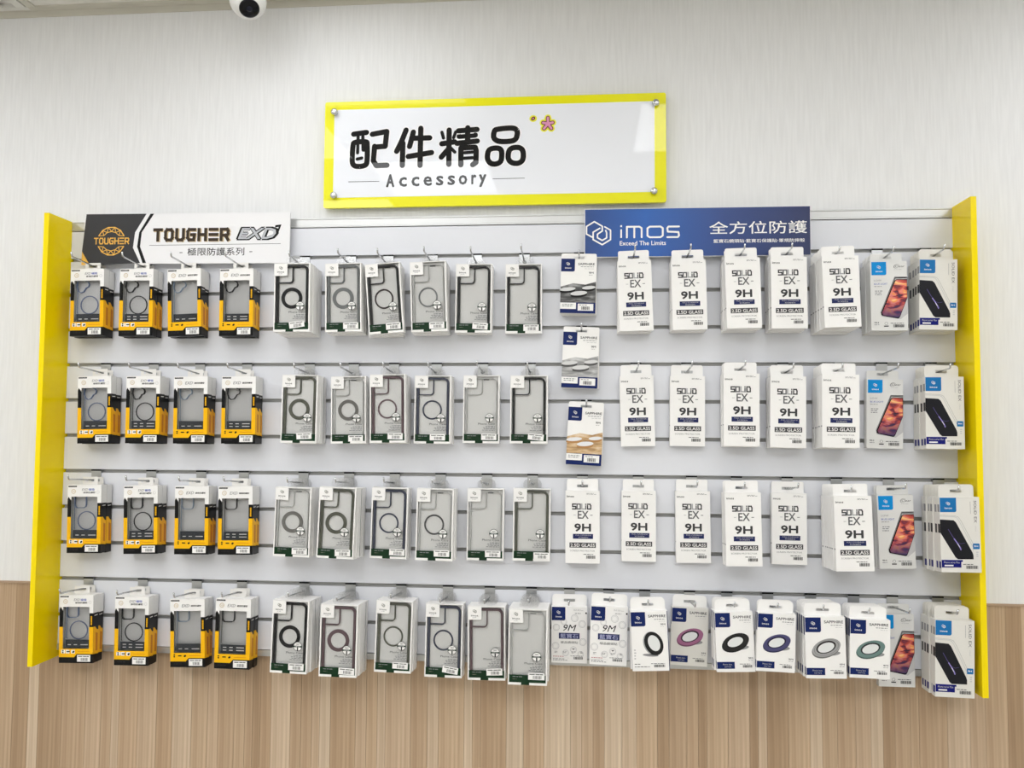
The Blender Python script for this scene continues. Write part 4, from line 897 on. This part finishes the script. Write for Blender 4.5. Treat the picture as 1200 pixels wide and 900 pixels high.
PSPEC = {  # bumper, (ring, thick), sticker tilt and place, description
 (1, 1): ('black', ('black', 1), 8, .44, .85, 'black case with thick black ring'), (1, 2): ('grey', ('grey', 1), 0, .5, .87, 'grey case with thick grey ring'),
 (1, 3): ('black', ('brown', 0), 0, .5, .86, 'black case with thin dark ring'), (1, 4): ('clear', ('grey', 0), 0, .5, .87, 'clear case with thin grey ring'),
 (1, 5): ('black', None, -4, .48, .86, 'black ringless case, glare on its sticker'), (1, 6): ('black', None, 0, .5, .875, 'black ringless case next to the photo lens packs'),
 (2, 1): ('olive', ('olive', 1), 3, .45, .85, 'olive case with thick ring'), (2, 2): ('clear', ('mgrey', 1), 0, .5, .88, 'clear case with thick grey ring'),
 (2, 3): ('mauve', ('mauve', 0), -2, .5, .86, 'mauve case with thin ring'), (2, 4): ('navy', ('navy', 0), 0, .44, .86, 'navy case with thin ring'),
 (2, 5): ('clear', None, 0, .51, .86, 'clear ringless case'), (2, 6): ('black', None, -6, .48, .86, 'black ringless case'),
 (3, 1): ('clear', ('mgrey', 1), 0, .52, .87, 'clear case with thick grey ring'), (3, 2): ('olive', ('olive', 1), 2, .5, .87, 'olive case with thick ring'),
 (3, 3): ('navy', ('navy', 0), -1, .53, .86, 'navy case with thin ring'), (3, 4): ('clear', ('dgrey', 0), 0, .5, .85, 'clear case with thin dark ring'),
 (3, 5): ('clear', None, 0, .5, .86, 'clear ringless case'), (3, 6): ('olive', None, 0, .56, .88, 'olive ringless case'),
 (4, 1): ('black', ('black', 1), 0, .5, .86, 'black case with thick black ring'), (4, 2): ('mauve', ('mauve', 1), -2, .53, .87, 'mauve case with thick ring'),
 (4, 3): ('olive', ('olive', 0), -1, .5, .85, 'olive case with thin ring'), (4, 4): ('navy', ('navy', 0), -8, .48, .85, 'navy case with thin ring'),
 (4, 5): ('mauve', None, 2, .5, .84, 'mauve ringless case'), (4, 6): ('clear', None, 0, .52, .835, 'clear ringless case')}
SN = {1: ['leftmost', 'second from left', 'middle', 'second from right', 'rightmost'], 2: ['leftmost', 'second from left', 'middle', 'second from right', 'rightmost'],
      3: ['leftmost', 'second from left', 'third from left', 'third from right', 'greyer second from right', 'rightmost']}
RD = {1: 'an upright black lens ring', 2: 'a pink lens ring', 3: 'a tilted black lens ring', 4: 'a purple lens ring', 5: 'a silver lens ring', 6: 'a teal lens ring'}
LD = {1: 'a dark black-and-white lens photo', 2: 'a pale grey lens photo', 3: 'a tan lens photo'}
GRP = dict(E='yellow and black phone case boxes', P='slim white phone case boxes with clear fronts', L='small packs with lens photographs', S='white glass screen protector cartons',
           B='grey cartons with a red phone picture', A='white cartons with a black phone picture', N='small white cartons with faint circles', R='small white cartons with a lens ring picture')
CAT = dict(E='phone case box', P='phone case box', L='lens protector pack', S='screen protector box', B='screen protector box', A='screen protector box', N='lens protector pack', R='lens protector pack')
NAME = dict(E='phone_case_box', P='slim_case_box', L='lens_protector_pack', S='screen_protector_box', B='privacy_glass_box', A='phone_glass_box', N='lens_film_box', R='lens_ring_box')
NAME['B'] = 'blue_light_glass_box'
def desc(k, r, c):
    if k == 'E': return 'yellow and black box showing a ' + EDESC[c] + ', ' + ROW[r], 'yellow and black box behind the one with ' + EDESC[c] + ', ' + ROW[r], 'the yellow box with ' + EDESC[c]
    if k == 'P': d = PSPEC[(r, c)][5]; return 'slim white box with ' + d + ', ' + ROW[r], 'slim white box behind the ' + d + ', ' + ROW[r], 'the ' + d
    if k == 'L': return 'navy and white hang pack with ' + LD[r], 'hang pack behind the one with ' + LD[r], 'the pack with ' + LD[r]
    if k == 'S': d = SN[r][c - 1]; return 'white 9H glass carton, ' + d + ' 9H stack of the ' + ROW[r], 'white carton behind the front of the ' + d + ' 9H stack, ' + ROW[r], 'the ' + d + ' 9H carton'
    if k == 'B': return 'pale grey carton picturing a red-orange phone screen, ' + ROW[r], 'grey carton behind the one with the red-orange screen, ' + ROW[r], 'the red-orange screen carton'
    if k == 'A': return 'white carton picturing a black phone beside yellow panel, ' + ROW[r], 'white carton fanned behind the black phone carton, ' + ROW[r], 'the black phone carton'
    if k == 'N': d = ['left', 'right'][c - 1]; return 'white 9M lens film carton with faint circles, ' + d + ' of the two', '', 'the ' + d + ' faint-circle 9M carton'
    return 'white 9M carton picturing ' + RD[c], 'white carton behind the one picturing ' + RD[c], 'the carton picturing ' + RD[c]
GROOVE = [1.939 - .1 * k for k in range(11)]
SLOPE = .07      # the arms rise a little towards their tips
def hook(x, z, zg, length, tip, label):
    t = thing('slatwall_hook', label, 'hook', (x, 0, zg), 'chrome hooks on the slatwall')
    dz = z - zg
    def plate(b):
        b.box(-.014, .014, -.003, -.0004, -.034, .0036, STEEL); b.box(-.014, .014, -.0004, .009, -.0026, .0036, STEEL)
        b.box(-.0145, .0145, -.0036, -.003, .0006, .0046, BLACK)
    part('mounting_plate', 'hp', t, plate)
    def rod(b):
        q = dz + SLOPE * length
        P = [(0, -.0032, dz), (0, -length + .004, q), (0, -length + .001, q + .001), (0, -length - .001, q + .004), (0, -length - .004, q + tip)]
        b.tube(P, .0022, CHROME, 10); b.lathe([(.0055, -.0030), (.0055, -.0046), (.003, -.0052)], (0, 0, dz), (0, 1, 0), STEEL, 14); return True
    r = obj('rod', None, t) if 0 else part('rod', ('hr', round(dz, 4), length, tip), t, rod)
    return t
rng = random.Random(11)
for (k, r, c, X, Zs, roll, n, sx, sz, yb) in ITEMS:
    D, W, H, t0 = KIND[k]
    if k == 'S': Zs -= .0035
    if r == 1 and k in 'SL': Zs = min(Zs, 1.9207)
    lf, lb, lh = desc(k, r, c)
    zg = {('L', 2): 1.739, ('L', 3): 1.539}.get((k, r), {1: 1.939, 2: 1.639, 3: 1.339, 4: 1.039}[r])
    zw = Zs - SLOPE * -yb
    hook(X, zw, zg, {'L': .07, 'E': .128, 'P': .125}.get(k, max(.115, .01 - yb)), .012, 'chrome hook holding ' + lh + (', ' + ROW[r] if k not in 'LNR' else ''))
    pitch = D + .001; fan = {'S': .0012, 'A': .0022, 'R': .0016, 'B': .001}.get(k, .0008)
    for i in range(n):
        front = i == n - 1
        back = n - 1 - i; yi = yb + back * pitch
        if not front and n > 2: lb2 = lb.replace('behind', ['right', 'second', 'third', 'fourth', 'fifth'][back - 1] + ' behind', 1)
        else: lb2 = lb
        ph = thing(NAME[k], lf if front else lb2, CAT[k], (X, yi, Zs - SLOPE * back * pitch), GRP[k])
        jr = roll if front else roll * (.3 + .5 * i / n) + rng.uniform(-.5, .5); jx = 0 if front else rng.uniform(-fan, fan)
        ph.rotation_euler = (0, math.radians(-jr), 0); ph.location.x += jx; ph.scale = (sx, 1, sz)
        if k == 'E': e_package(i, ph, c, r, front)
        elif k == 'P': p_package(i, ph, PSPEC[(r, c)][:5], front, (i + c + r) % 3 == 0)
        elif k == 'L': thin('L', front, ph, ('Lp', r), l_print(r - 1), WHITE, 0, 0, 0)
        elif k == 'S': thin('S', front, ph, 'Sp', s_print, WHITE if (r, c) != (3, 5) else WHITE, W - .007, .0168, .03, side=[(.7, .715, LINK)])
        elif k == 'B': thin('B', front, ph, 'Bp', b_print, GREYW, W * .88, .0085, .028)
        elif k == 'A': thin('A', front, ph, 'Ap', a_print, OFFW, W * .89, .0155, .028, cut=.008, side=[(.36, .48, CHAR), (.86, .95, IBLUE), (.1, .2, LINK)])
        elif k == 'N': thin('N', front, ph, 'Np', n_print, WHITE, W * .97, .0145, .03, cut=.008)
        elif k == 'R': thin('R', front, ph, ('Rp', c), r_print(c), OFFW if c == 2 else WHITE, W * .93, .0155, .03, cut=.01, side=[(0, 1, NAVY)] if c == 1 else [(.0, .3, NAVY), (.82, .95, NAVY)])
